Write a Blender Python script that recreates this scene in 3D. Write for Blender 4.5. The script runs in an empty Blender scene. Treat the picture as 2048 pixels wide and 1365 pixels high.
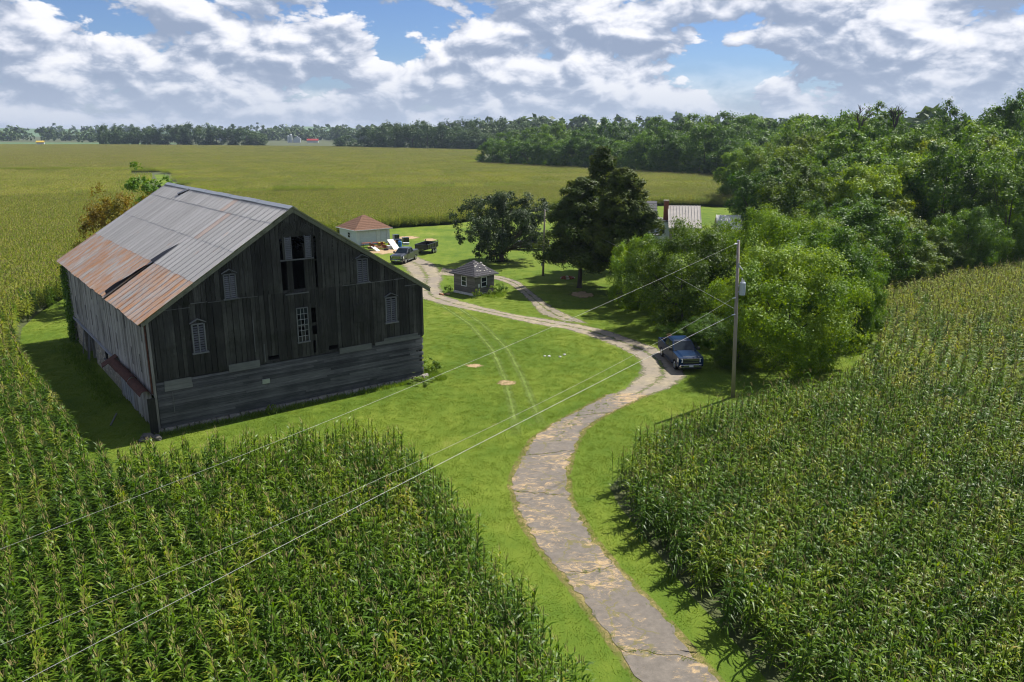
import bpy, bmesh, math, random
import numpy as np
from mathutils import Vector, Matrix
R = math.radians
sc = bpy.context.scene
COL = sc.collection
rnd = random.Random(7)

# ------------------------------------------------------------------ camera, sky, sun, exposure
CAM_H = 18.0
cam_d = bpy.data.cameras.new('camera'); cam = bpy.data.objects.new('camera', cam_d); COL.objects.link(cam)
cam.location = (0, 0, CAM_H); cam.rotation_euler = (R(90 - 14.788), 0, 0)
cam_d.sensor_width = 36.0; cam_d.lens = 28.0; cam_d.clip_start = 0.5; cam_d.clip_end = 20000
sc.camera = cam
SUN_AZ, SUN_EL = 48.0, 54.0            # azimuth clockwise from +Y, elevation
SUN = Vector((math.sin(R(SUN_AZ)) * math.cos(R(SUN_EL)), math.cos(R(SUN_AZ)) * math.cos(R(SUN_EL)), math.sin(R(SUN_EL))))
sl = bpy.data.lights.new('sun', 'SUN'); sl.energy = 5.0; sl.angle = R(0.55); sl.color = (1.0, 0.955, 0.88)
so = bpy.data.objects.new('sun', sl); COL.objects.link(so)
so.rotation_euler = (-SUN).to_track_quat('-Z', 'Y').to_euler(); so.location = (60, 60, 120)
sc.view_settings.view_transform = 'Standard'; sc.view_settings.look = 'None'
sc.view_settings.exposure = 0.70; sc.view_settings.gamma = 1.0; sc.view_settings.use_curve_mapping = False
cy = sc.cycles
cy.max_bounces = 6; cy.diffuse_bounces = 2; cy.glossy_bounces = 2; cy.transmission_bounces = 3; cy.transparent_max_bounces = 6; cy.volume_bounces = 0
cy.use_denoising = True; cy.filter_width = 1.1; cy.caustics_reflective = False; cy.caustics_refractive = False

def sock(nt, inp, v):
    if isinstance(v, bpy.types.NodeSocket): nt.links.new(v, inp)
    elif v is not None:
        if hasattr(inp, 'default_value') and isinstance(v, (tuple, list)) and inp.type == 'RGBA' and len(v) == 3: v = (*v, 1)
        inp.default_value = v
def nd(nt, typ, ins=None, **props):
    n = nt.nodes.new(typ)
    for k, v in props.items(): setattr(n, k, v)
    for k, v in (ins or {}).items(): sock(nt, n.inputs[k], v)
    return n
def mth(nt, op, a, b=None, c=None, clamp=False):
    n = nt.nodes.new('ShaderNodeMath'); n.operation = op; n.use_clamp = clamp
    sock(nt, n.inputs[0], a); sock(nt, n.inputs[1], b) if b is not None else None
    if c is not None: sock(nt, n.inputs[2], c)
    return n.outputs[0]
def mixc(nt, f, a, b, blend='MIX'):
    n = nt.nodes.new('ShaderNodeMix'); n.data_type = 'RGBA'; n.blend_type = blend
    sock(nt, n.inputs[0], f); sock(nt, n.inputs[6], a); sock(nt, n.inputs[7], b)
    return n.outputs[2]
def ramp(nt, f, stops, interp='LINEAR'):
    n = nt.nodes.new('ShaderNodeValToRGB'); cr = n.color_ramp; cr.interpolation = interp
    while len(cr.elements) < len(stops): cr.elements.new(0.5)
    for e, (p, c) in zip(cr.elements, stops):
        e.position = p; e.color = (c, c, c, 1) if isinstance(c, (int, float)) else (*c, 1)
    sock(nt, n.inputs[0], f)
    return n.outputs[0]
def noise(nt, vec, scale, detail=3.0, rough=0.6, dist=0.0):
    n = nd(nt, 'ShaderNodeTexNoise', {'Scale': scale, 'Detail': detail, 'Roughness': rough, 'Distortion': dist})
    if vec is not None: nt.links.new(vec, n.inputs['Vector'])
    return n.outputs['Fac']
def mapping(nt, vec, scale=(1, 1, 1), loc=(0, 0, 0), rot=(0, 0, 0)):
    n = nd(nt, 'ShaderNodeMapping', {'Scale': scale, 'Location': loc, 'Rotation': rot}); nt.links.new(vec, n.inputs['Vector'])
    return n.outputs[0]

def build_world():
    w = bpy.data.worlds.new('World'); sc.world = w; w.use_nodes = True
    nt = w.node_tree; nt.nodes.clear()
    out = nd(nt, 'ShaderNodeOutputWorld')
    sky = nd(nt, 'ShaderNodeTexSky', sky_type='NISHITA', sun_disc=False, sun_elevation=R(SUN_EL), sun_rotation=R(SUN_AZ), altitude=200, air_density=1.0, dust_density=0.0, ozone_density=3.0)
    bg1 = nd(nt, 'ShaderNodeBackground', {'Color': mixc(nt, 1.0, sky.outputs[0], (0.80, 0.92, 1.22), 'MULTIPLY'), 'Strength': 0.050})
    tc = nd(nt, 'ShaderNodeTexCoord').outputs['Generated']
    sx = nd(nt, 'ShaderNodeSeparateXYZ', {0: tc})
    z = mth(nt, 'MAXIMUM', sx.outputs['Z'], 0.0)
    # cumulus: 3d noise on the view direction, finer towards the horizon where clouds are farther away
    per = mth(nt, 'DIVIDE', 1.0, mth(nt, 'ADD', mth(nt, 'MULTIPLY', z, 2.2), 0.62))
    vv = nd(nt, 'ShaderNodeVectorMath', {0: tc, 3: per}, operation='SCALE'); nt.links.new(per, vv.inputs['Scale'])
    base = mapping(nt, tc, (1.5, 1.5, 2.9), (0.3, 0.9, 0.3))
    def dens(off, det):
        p = mapping(nt, base, (1, 1, 1), off)
        wn = nd(nt, 'ShaderNodeTexNoise', {'Vector': p, 'Scale': 7.0, 'Detail': 2.0}).outputs['Color']
        wp = nd(nt, 'ShaderNodeVectorMath', {0: wn, 1: (0.5, 0.5, 0.5)}, operation='SUBTRACT').outputs[0]
        wp = nd(nt, 'ShaderNodeVectorMath', {0: wp, 1: (0.11, 0.11, 0.11), 2: p}, operation='MULTIPLY_ADD').outputs[0]
        big = noise(nt, p, 5.0, 1.5, 0.5)
        v = nd(nt, 'ShaderNodeTexVoronoi', {'Vector': wp, 'Scale': 11.0, 'Detail': det, 'Roughness': 0.55, 'Lacunarity': 2.3}, feature='F1', normalize=True)
        puff = mth(nt, 'SUBTRACT', 1.0, v.outputs['Distance'])
        fine = noise(nt, p, 26.0, 4.0, 0.6) if det > 1.5 else 0.5
        return mth(nt, 'ADD', mth(nt, 'MULTIPLY', big, 0.55), mth(nt, 'ADD', mth(nt, 'MULTIPLY', puff, 0.36), mth(nt, 'MULTIPLY', fine, 0.12)))
    d0 = dens((0, 0, 0), 3.0); d1 = dens((0.010, 0.005, 0.030), 1.0)
    # coverage: flat-bottomed cumulus overlap towards the horizon, open up overhead
    thr = nd(nt, 'ShaderNodeMapRange', {'Value': z, 'From Min': 0.02, 'From Max': 0.35, 'To Min': 0.490, 'To Max': 0.60}).outputs[0]
    e0 = mth(nt, 'SUBTRACT', d0, thr)
    mask = nd(nt, 'ShaderNodeMapRange', {'Value': e0, 'From Min': -0.006, 'From Max': 0.026}, interpolation_type='SMOOTHSTEP').outputs[0]
    lit = mth(nt, 'SUBTRACT', d0, d1)
    litf = nd(nt, 'ShaderNodeMapRange', {'Value': lit, 'From Min': -0.055, 'From Max': 0.075}, interpolation_type='SMOOTHSTEP').outputs[0]
    ccol = ramp(nt, litf, [(0.0, (0.205, 0.250, 0.340)), (0.28, (0.290, 0.330, 0.415)), (0.50, (0.40, 0.428, 0.50)), (0.75, (0.52, 0.535, 0.59)), (1.0, (0.64, 0.64, 0.66))])
    # veil of distant haze along the horizon
    veil = nd(nt, 'ShaderNodeMapRange', {'Value': z, 'From Min': 0.0, 'From Max': 0.09, 'To Min': 1.0, 'To Max': 0.0}, interpolation_type='SMOOTHSTEP').outputs[0]
    ccol = mixc(nt, mth(nt, 'MULTIPLY', veil, 0.70), ccol, (0.300, 0.350, 0.445))
    fac = mth(nt, 'MAXIMUM', mth(nt, 'MULTIPLY', mask, 0.96), mth(nt, 'MULTIPLY', veil, 0.88))
    bg2 = nd(nt, 'ShaderNodeBackground', {'Color': ccol, 'Strength': 1.0})
    ms = nd(nt, 'ShaderNodeMixShader', {0: fac, 1: bg1.outputs[0], 2: bg2.outputs[0]})
    nt.links.new(ms.outputs[0], out.inputs['Surface'])
    w.cycles.sampling_method = 'MANUAL'; w.cycles.sample_map_resolution = 512
build_world()

# ------------------------------------------------------------------ object helpers
def tag(o, label=None, cat=None, group=None, kind=None):
    if label: o['label'] = label
    if cat: o['category'] = cat
    if group: o['group'] = group
    if kind: o['kind'] = kind
    return o
def empty(name, loc=(0, 0, 0), rz=0.0, parent=None):
    o = bpy.data.objects.new(name, None); COL.objects.link(o); o.location = loc; o.rotation_euler = (0, 0, rz); o.empty_display_size = 0.3
    if parent: o.parent = parent
    return o
def link(name, me, mats=None, parent=None, loc=None, rz=None):
    o = bpy.data.objects.new(name, me); COL.objects.link(o)
    if mats and not me.materials:
        for m in (mats if isinstance(mats, (list, tuple)) else [mats]): me.materials.append(m)
    if parent: o.parent = parent
    if loc is not None: o.location = loc
    if rz is not None: o.rotation_euler = (0, 0, rz)
    return o
def copy_tree(o, parent=None):
    c = o.copy(); COL.objects.link(c); c.parent = parent
    for ch in list(o.children): copy_tree(ch, c)
    return c
def mesh_np(name, V, F, mi=None, smooth=False):
    V = np.asarray(V, np.float32); F = np.asarray(F, np.int32); n, k = F.shape
    me = bpy.data.meshes.new(name)
    me.vertices.add(len(V)); me.vertices.foreach_set('co', V.ravel())
    me.loops.add(n * k); me.loops.foreach_set('vertex_index', F.ravel())
    me.polygons.add(n); me.polygons.foreach_set('loop_start', np.arange(n, dtype=np.int32) * k)
    if mi is not None: me.polygons.foreach_set('material_index', np.asarray(mi, np.int32))
    if smooth: me.polygons.foreach_set('use_smooth', np.ones(n, bool))
    me.update(calc_edges=True); return me

class MB:
    def __init__(s): s.v = []; s.f = []
    def add(s, vs, fs):
        b = len(s.v); s.v += [tuple(v) for v in vs]; s.f += [tuple(i + b for i in f) for f in fs]; return s
    def box(s, x0, x1, y0, y1, z0, z1):
        return s.hexa([(x0, y0, z0), (x1, y0, z0), (x1, y1, z0), (x0, y1, z0), (x0, y0, z1), (x1, y0, z1), (x1, y1, z1), (x0, y1, z1)])
    def hexa(s, p):
        return s.add(p, [(0, 3, 2, 1), (4, 5, 6, 7), (0, 1, 5, 4), (1, 2, 6, 5), (2, 3, 7, 6), (3, 0, 4, 7)])
    def tube(s, pts, rad, n=8, caps=True):
        pts = [Vector(p) for p in pts]; rad = rad if isinstance(rad, (list, tuple)) else [rad] * len(pts); rings = []
        for i, p in enumerate(pts):
            t = (pts[min(i + 1, len(pts) - 1)] - pts[max(i - 1, 0)]).normalized()
            a = t.cross(Vector((0, 0, 1)));
            if a.length < 0.05: a = t.cross(Vector((1, 0, 0)))
            a.normalize(); b = t.cross(a)
            rings.append([p + (a * math.cos(2 * math.pi * k / n) + b * math.sin(2 * math.pi * k / n)) * rad[i] for k in range(n)])
        vs = [q for r in rings for q in r]; fs = []
        for i in range(len(pts) - 1):
            for k in range(n): fs.append((i * n + k, i * n + (k + 1) % n, (i + 1) * n + (k + 1) % n, (i + 1) * n + k))
        if caps: fs.append(tuple(range(n - 1, -1, -1))); fs.append(tuple((len(pts) - 1) * n + k for k in range(n)))
        return s.add(vs, fs)
    def beam(s, a, b, w, h=None):
        a, b = Vector(a), Vector(b); h = h or w; t = (b - a).normalized(); x = t.cross(Vector((0, 0, 1)))
        if x.length < 0.05: x = Vector((1, 0, 0))
        x.normalize(); y = x.cross(t); p = []
        for c in (a, b):
            for sx, sy in ((-1, -1), (1, -1), (1, 1), (-1, 1)): p.append(c + x * sx * w / 2 + y * sy * h / 2)
        return s.add(p, [(0, 1, 2, 3), (7, 6, 5, 4), (0, 4, 5, 1), (1, 5, 6, 2), (2, 6, 7, 3), (3, 7, 4, 0)])
    def prism(s, prof, axis, a, b):
        n = len(prof)
        def P(q, t): return {'x': (t, q[0], q[1]), 'y': (q[0], t, q[1]), 'z': (q[0], q[1], t)}[axis]
        vs = [P(q, a) for q in prof] + [P(q, b) for q in prof]
        return s.add(vs, [tuple(range(n - 1, -1, -1)), tuple(range(n, 2 * n))] + [(i, (i + 1) % n, n + (i + 1) % n, n + i) for i in range(n)])
    def build(s, name, mat, parent=None, loc=None, rz=None, smooth=False, bevel=0.0, fix=True):
        me = bpy.data.meshes.new(name); me.from_pydata(s.v, [], s.f)
        if fix:
            bm = bmesh.new(); bm.from_mesh(me); bmesh.ops.recalc_face_normals(bm, faces=bm.faces); bm.to_mesh(me); bm.free()
        if smooth:
            for p in me.polygons: p.use_smooth = True
        o = link(name, me, mat, parent, loc, rz)
        if bevel:
            m = o.modifiers.new('bevel', 'BEVEL'); m.width = bevel; m.segments = 2; m.limit_method = 'ANGLE'; m.angle_limit = R(35)
        return o
def box(name, mat, parent, x0, x1, y0, y1, z0, z1, bevel=0.0): return MB().box(x0, x1, y0, y1, z0, z1).build(name, mat, parent, bevel=bevel)

# ------------------------------------------------------------------ materials
MATS = {}
def new_mat(name):
    m = bpy.data.materials.new(name); m.use_nodes = True; nt = m.node_tree; MATS[name] = m
    return m, nt, nt.nodes['Principled BSDF'], nt.nodes['Material Output']
def plain(name, col, rough=0.7, spec=0.3, metal=0.0, var=0.12, vscale=3.0, coat=0.0, bump=0.0):
    m, nt, b, o = new_mat(name)
    tc = nd(nt, 'ShaderNodeTexCoord').outputs['Object']
    f = noise(nt, tc, vscale, 5.0, 0.65)
    lo = tuple(c * (1 - var) for c in col); hi = tuple(min(1, c * (1 + var)) for c in col)
    sock(nt, b.inputs['Base Color'], ramp(nt, f, [(0.3, lo), (0.7, hi)]))
    b.inputs['Roughness'].default_value = rough; b.inputs['Specular IOR Level'].default_value = spec; b.inputs['Metallic'].default_value = metal; b.inputs['Coat Weight'].default_value = coat
    if bump:
        bp = nd(nt, 'ShaderNodeBump', {'Height': f, 'Strength': bump, 'Distance': 0.02}); nt.links.new(bp.outputs[0], b.inputs['Normal'])
    return m
def objrand(nt): return nd(nt, 'ShaderNodeObjectInfo').outputs['Random']
def wood(name, stops, grain=(9, 9, 0.5), moss=None, var=0.45, rough=0.85):
    """weathered boards: grain stretched along the board, every board its own tone"""
    m, nt, b, o = new_mat(name)
    tc = nd(nt, 'ShaderNodeTexCoord').outputs['Object']; r = objrand(nt)
    off = nd(nt, 'ShaderNodeCombineXYZ', {0: mth(nt, 'MULTIPLY', r, 37.0), 1: mth(nt, 'MULTIPLY', r, 11.0), 2: mth(nt, 'MULTIPLY', r, 23.0)}).outputs[0]
    va = nd(nt, 'ShaderNodeVectorMath', {0: tc, 1: off}, operation='ADD').outputs[0]
    g = noise(nt, mapping(nt, va, grain), 2.2, 7.0, 0.72)
    big = noise(nt, tc, 0.45, 4.0, 0.6)
    f = mth(nt, 'ADD', mth(nt, 'MULTIPLY', g, 0.6), mth(nt, 'ADD', mth(nt, 'MULTIPLY', r, var * 0.5), mth(nt, 'MULTIPLY', big, 0.43)))
    c = ramp(nt, mth(nt, 'SUBTRACT', f, 0.18), stops)
    if moss: c = mixc(nt, ramp(nt, noise(nt, tc, 1.1, 5.0, 0.7), [(0.52, 0.0), (0.68, 0.8)]), c, moss)
    sock(nt, b.inputs['Base Color'], c); b.inputs['Roughness'].default_value = rough; b.inputs['Specular IOR Level'].default_value = 0.2
    bp = nd(nt, 'ShaderNodeBump', {'Height': g, 'Strength': 0.5, 'Distance': 0.015}); nt.links.new(bp.outputs[0], b.inputs['Normal'])
    return m
def leafmat(name, stops, nscale=0.35, transl=0.42, rough=0.5, spec=0.18, randamt=0.5, tmul=1.7, gain=1.35, hue=0.485):
    stops = [(p, tuple(min(0.9, v * gain) for v in c)) for p, c in stops]
    m, nt, b, o = new_mat(name)
    tc = nd(nt, 'ShaderNodeTexCoord').outputs['Object']; r = objrand(nt)
    off = nd(nt, 'ShaderNodeCombineXYZ', {0: mth(nt, 'MULTIPLY', r, 91.0), 1: mth(nt, 'MULTIPLY', r, 57.0), 2: r}).outputs[0]
    va = nd(nt, 'ShaderNodeVectorMath', {0: tc, 1: off}, operation='ADD').outputs[0]
    f = mth(nt, 'ADD', mth(nt, 'MULTIPLY', noise(nt, va, nscale, 2.0, 0.5), 0.55), mth(nt, 'MULTIPLY', noise(nt, va, 7.0, 1.0, 0.5), 0.45))
    f = mth(nt, 'ADD', f, mth(nt, 'MULTIPLY', mth(nt, 'SUBTRACT', r, 0.5), randamt * 0.5))
    c = ramp(nt, f, stops)
    sock(nt, b.inputs['Base Color'], c); b.inputs['Roughness'].default_value = rough; b.inputs['Specular IOR Level'].default_value = spec
    tcx = nd(nt, 'ShaderNodeHueSaturation', {'Hue': hue, 'Saturation': 1.15, 'Value': tmul, 'Color': c}).outputs[0]
    t = nd(nt, 'ShaderNodeBsdfTranslucent', {'Color': tcx})
    ms = nd(nt, 'ShaderNodeMixShader', {0: transl, 1: b.outputs[0], 2: t.outputs[0]})
    nt.links.new(ms.outputs[0], o.inputs['Surface']); return m

def ground_mats():
    # lawn
    m, nt, b, o = new_mat('lawn_grass')
    tc = nd(nt, 'ShaderNodeTexCoord').outputs['Object']
    big = noise(nt, tc, 0.085, 4.0, 0.6, 0.3); mid = noise(nt, mapping(nt, tc, (1, 1, 1)), 0.55, 5.0, 0.68); fine = noise(nt, tc, 9.0, 3.0, 0.7)
    streak = noise(nt, mapping(nt, tc, (0.9, 0.16, 1), rot=(0, 0, R(18))), 1.2, 4.0, 0.6)
    f = mth(nt, 'ADD', mth(nt, 'MULTIPLY', big, 0.43), mth(nt, 'ADD', mth(nt, 'MULTIPLY', mid, 0.25), mth(nt, 'ADD', mth(nt, 'MULTIPLY', fine, 0.14), mth(nt, 'MULTIPLY', streak, 0.18))))
    c = ramp(nt, f, [(0.34, (0.046, 0.092, 0.010)), (0.46, (0.086, 0.138, 0.015)), (0.56, (0.134, 0.180, 0.022)), (0.67, (0.230, 0.232, 0.060))])
    bare = mth(nt, 'MULTIPLY', ramp(nt, noise(nt, tc, 0.33, 3.0, 0.6), [(0.70, 0.0), (0.78, 1.0)]), ramp(nt, fine, [(0.4, 0.2), (0.6, 0.9)]))
    c = mixc(nt, bare, c, (0.27, 0.21, 0.10))
    sock(nt, b.inputs['Base Color'], c); b.inputs['Roughness'].default_value = 0.95; b.inputs['Specular IOR Level'].default_value = 0.1
    bp = nd(nt, 'ShaderNodeBump', {'Height': noise(nt, tc, 14.0, 3.0, 0.8), 'Strength': 0.6, 'Distance': 0.05}); nt.links.new(bp.outputs[0], b.inputs['Normal'])
    # field soil
    m, nt, b, o = new_mat('field_soil')
    tc = nd(nt, 'ShaderNodeTexCoord').outputs['Object']
    c = ramp(nt, noise(nt, tc, 0.4, 6.0, 0.7), [(0.3, (0.035, 0.045, 0.012)), (0.55, (0.060, 0.075, 0.018)), (0.75, (0.10, 0.085, 0.04))])
    sock(nt, b.inputs['Base Color'], c); b.inputs['Roughness'].default_value = 0.95
    # soybeans, far
    m, nt, b, o = new_mat('bean_green')
    tc = nd(nt, 'ShaderNodeTexCoord').outputs['Object']
    c = ramp(nt, noise(nt, tc, 0.05, 5.0, 0.6), [(0.3, (0.05, 0.10, 0.03)), (0.7, (0.08, 0.15, 0.045))])
    sock(nt, b.inputs['Base Color'], c); b.inputs['Roughness'].default_value = 0.9
    # asphalt with straw blown over it
    m, nt, b, o = new_mat('old_asphalt')
    tc = nd(nt, 'ShaderNodeTexCoord').outputs['Object']
    ac = ramp(nt, noise(nt, tc, 2.2, 7.0, 0.75), [(0.25, (0.104, 0.089, 0.073)), (0.5, (0.158, 0.137, 0.114)), (0.8, (0.235, 0.202, 0.165))])
    ac = mixc(nt, ramp(nt, noise(nt, tc, 60.0, 2.0, 0.8), [(0.3, 0.25), (0.7, 0.0)]), ac, (0.05, 0.05, 0.05))
    vor = nd(nt, 'ShaderNodeTexVoronoi', {'Scale': 0.42, 'Vector': tc}, feature='DISTANCE_TO_EDGE')
    wv = nd(nt, 'ShaderNodeVectorMath', {0: tc, 1: nd(nt, 'ShaderNodeTexNoise', {'Vector': tc, 'Scale': 1.7, 'Detail': 4.0}).outputs['Color']}, operation='ADD').outputs[0]
    nt.links.new(wv, vor.inputs['Vector'])
    crk = mth(nt, 'MULTIPLY', ramp(nt, vor.outputs['Distance'], [(0.006, 1.0), (0.022, 0.0)]), ramp(nt, noise(nt, tc, 0.6, 3.0, 0.6), [(0.40, 0.0), (0.50, 1.0)]))
    ac = mixc(nt, mth(nt, 'MULTIPLY', crk, 0.8), ac, (0.14, 0.125, 0.04))
    s1 = noise(nt, mapping(nt, tc, (0.8, 1.4, 1), rot=(0, 0, R(-20))), 1.7, 9.0, 0.84, 1.2)
    s2 = noise(nt, tc, 0.28, 2.0, 0.5)
    sm = ramp(nt, mth(nt, 'ADD', mth(nt, 'MULTIPLY', s1, 0.75), mth(nt, 'MULTIPLY', s2, 0.35)), [(0.560, 0.0), (0.630, 0.8)])
    sc_ = ramp(nt, noise(nt, tc, 25.0, 3.0, 0.7), [(0.3, (0.33, 0.22, 0.10)), (0.7, (0.55, 0.40, 0.22))])
    c = mixc(nt, sm, ac, sc_)
    sock(nt, b.inputs['Base Color'], c); b.inputs['Roughness'].default_value = 0.85; b.inputs['Specular IOR Level'].default_value = 0.25
    bp = nd(nt, 'ShaderNodeBump', {'Height': noise(nt, tc, 40.0, 4.0, 0.7), 'Strength': 0.35, 'Distance': 0.02}); nt.links.new(bp.outputs[0], b.inputs['Normal'])
    # gravel lane with ragged grassy rims (attribute edge: 0 middle, 1 rim)
    def ragged(name, colsock_fn, lo, hi, edge_w=0.75, crown=False):
        m, nt, b, o = new_mat(name)
        tc = nd(nt, 'ShaderNodeTexCoord').outputs['Object']
        e = nd(nt, 'ShaderNodeAttribute', attribute_name='edge').outputs['Fac']
        n1 = noise(nt, tc, 1.3, 6.0, 0.72, 0.3)
        cov = mth(nt, 'SUBTRACT', 1.0, e)
        if crown: cov = mth(nt, 'SUBTRACT', 1.0, mth(nt, 'MULTIPLY', mth(nt, 'ABSOLUTE', mth(nt, 'SUBTRACT', e, 0.45)), 1.55))
        a = mth(nt, 'ADD', mth(nt, 'MULTIPLY', cov, edge_w), n1)
        alpha = nd(nt, 'ShaderNodeMapRange', {'Value': a, 'From Min': lo, 'From Max': hi}).outputs[0]
        sock(nt, b.inputs['Base Color'], colsock_fn(nt, tc, e)); b.inputs['Roughness'].default_value = 0.95; b.inputs['Specular IOR Level'].default_value = 0.1
        sock(nt, b.inputs['Alpha'], alpha)
        bp = nd(nt, 'ShaderNodeBump', {'Height': noise(nt, tc, 22.0, 4.0, 0.7), 'Strength': 0.5, 'Distance': 0.04}); nt.links.new(bp.outputs[0], b.inputs['Normal'])
    def gravel(nt, tc, e):
        c = ramp(nt, noise(nt, tc, 1.6, 7.0, 0.75), [(0.28, (0.16, 0.14, 0.085)), (0.48, (0.26, 0.225, 0.16)), (0.62, (0.335, 0.28, 0.19)), (0.8, (0.40, 0.365, 0.31))])
        rut = noise(nt, tc, 0.35, 3.0, 0.6)
        return mixc(nt, ramp(nt, rut, [(0.42, 0.0), (0.58, 0.55)]), c, (0.19, 0.165, 0.15))
    ragged('gravel', gravel, 0.60, 0.86, 0.62, True)
    ragged('pressed_grass', lambda nt, tc, e: ramp(nt, noise(nt, tc, 3.0, 4.0, 0.7), [(0.3, (0.13, 0.20, 0.03)), (0.7, (0.20, 0.255, 0.075))]), 0.40, 1.45, 0.8)
    ragged('bare_earth', lambda nt, tc, e: ramp(nt, noise(nt, tc, 3.0, 5.0, 0.7), [(0.3, (0.30, 0.21, 0.11)), (0.7, (0.44, 0.32, 0.20))]), 0.50, 0.75)
    ragged('verge_straw', lambda nt, tc, e: ramp(nt, noise(nt, tc, 6.0, 5.0, 0.7), [(0.3, (0.13, 0.13, 0.035)), (0.7, (0.36, 0.27, 0.13))]), 0.42, 0.75)
ground_mats()

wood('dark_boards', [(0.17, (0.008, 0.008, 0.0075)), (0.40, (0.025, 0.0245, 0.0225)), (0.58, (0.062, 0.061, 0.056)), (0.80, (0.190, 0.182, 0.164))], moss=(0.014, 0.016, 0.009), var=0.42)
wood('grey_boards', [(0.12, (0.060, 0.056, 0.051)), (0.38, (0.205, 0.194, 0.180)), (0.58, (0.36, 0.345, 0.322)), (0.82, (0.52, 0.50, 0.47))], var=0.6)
wood('siding_boards', [(0.16, (0.018, 0.018, 0.018)), (0.38, (0.058, 0.059, 0.059)), (0.60, (0.130, 0.130, 0.127)), (0.82, (0.29, 0.28, 0.27))], grain=(0.5, 9, 9), var=0.5)
wood('pale_boards', [(0.10, (0.045, 0.047, 0.048)), (0.45, (0.115, 0.118, 0.118)), (0.85, (0.25, 0.245, 0.235))], grain=(0.6, 9, 9))
wood('white_boards', [(0.10, (0.16, 0.17, 0.18)), (0.45, (0.32, 0.33, 0.35)), (0.85, (0.52, 0.52, 0.52))])
wood('louver_wood', [(0.10, (0.055, 0.057, 0.060)), (0.45, (0.130, 0.134, 0.140)), (0.85, (0.25, 0.25, 0.25))], grain=(0.6, 9, 9))
wood('verge_wood', [(0.10, (0.07, 0.075, 0.055)), (0.45, (0.145, 0.15, 0.11)), (0.85, (0.28, 0.28, 0.21))], moss=(0.045, 0.05, 0.028))
wood('shed_boards', [(0.10, (0.05, 0.048, 0.044)), (0.45, (0.14, 0.134, 0.122)), (0.85, (0.32, 0.30, 0.27))], grain=(0.6, 0.6, 9))
wood('pole_wood', [(0.10, (0.11, 0.09, 0.07)), (0.45, (0.23, 0.195, 0.16)), (0.85, (0.38, 0.34, 0.29))])
wood('bark', [(0.10, (0.025, 0.020, 0.015)), (0.45, (0.060, 0.050, 0.040)), (0.85, (0.13, 0.11, 0.09))])
plain('white_paint', (0.62, 0.64, 0.66), 0.6, 0.3, var=0.10)
plain('glass_dark', (0.012, 0.018, 0.024), 0.12, 0.3, var=0.2)
plain('black_void', (0.006, 0.006, 0.007), 0.9, 0.1)
plain('black_paint', (0.012, 0.012, 0.014), 0.35, 0.5, coat=0.3)
plain('rubber', (0.014, 0.014, 0.015), 0.85, 0.2)
plain('chrome', (0.62, 0.63, 0.65), 0.18, 0.5, metal=0.95, var=0.05)
plain('steel_grey', (0.32, 0.34, 0.36), 0.45, 0.5, metal=0.5)
plain('transformer_grey', (0.40, 0.44, 0.47), 0.5, 0.4)
plain('porcelain', (0.60, 0.60, 0.58), 0.3, 0.5)
plain('wire_metal', (0.34, 0.34, 0.31), 0.45, 0.5, metal=0.3)
plain('brick_red', (0.24, 0.085, 0.055), 0.9, 0.2, var=0.3, vscale=8)
plain('stone_grey', (0.40, 0.355, 0.29), 0.9, 0.2, var=0.35, vscale=5, bump=0.6)
plain('rock_dark', (0.13, 0.12, 0.105), 0.9, 0.2, var=0.3, vscale=5)
plain('stone_white', (0.58, 0.57, 0.54), 0.9, 0.2, var=0.15)
plain('tan_siding', (0.26, 0.22, 0.18), 0.8, 0.2, var=0.15)
plain('house_white', (0.58, 0.62, 0.66), 0.7, 0.3, var=0.08)
plain('pale_roof', (0.50, 0.45, 0.40), 0.55, 0.4, var=0.12, vscale=2.0)
plain('slate_roof', (0.115, 0.112, 0.12), 0.8, 0.3, var=0.25, vscale=6)
plain('brown_shingle', (0.155, 0.085, 0.055), 0.9, 0.2, var=0.3, vscale=5)
plain('old_shingle', (0.062, 0.060, 0.066), 0.9, 0.2, var=0.5, vscale=6)
plain('pale_patch', (0.36, 0.34, 0.31), 0.9, 0.2, var=0.3, vscale=6)
plain('truck_grey', (0.050, 0.052, 0.058), 0.3, 0.5, metal=0.2, coat=0.5, var=0.03)
plain('truck_blue', (0.003, 0.020, 0.060), 0.35, 0.15, metal=0.0, coat=0.04, var=0.03)
plain('tonneau', (0.045, 0.055, 0.075), 0.5, 0.4)
plain('headlight', (0.62, 0.64, 0.66), 0.12, 0.6)
plain('red_cloth', (0.42, 0.012, 0.025), 0.7, 0.3)
plain('dark_rust', (0.075, 0.030, 0.020), 0.85, 0.2, var=0.5, vscale=5)
plain('red_rust', (0.20, 0.055, 0.025), 0.8, 0.2, var=0.4, vscale=6)
plain('plastic_blue', (0.02, 0.16, 0.48), 0.4, 0.4)
plain('mattress_white', (0.68, 0.67, 0.63), 0.8, 0.2)
plain('cardboard', (0.33, 0.22, 0.12), 0.9, 0.1)
plain('yellow_paint', (0.55, 0.38, 0.05), 0.6, 0.3)
plain('barn_red', (0.42, 0.06, 0.05), 0.7, 0.2)
plain('far_white', (0.55, 0.57, 0.58), 0.7, 0.2)
plain('red_tail', (0.30, 0.01, 0.01), 0.25, 0.5)

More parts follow.
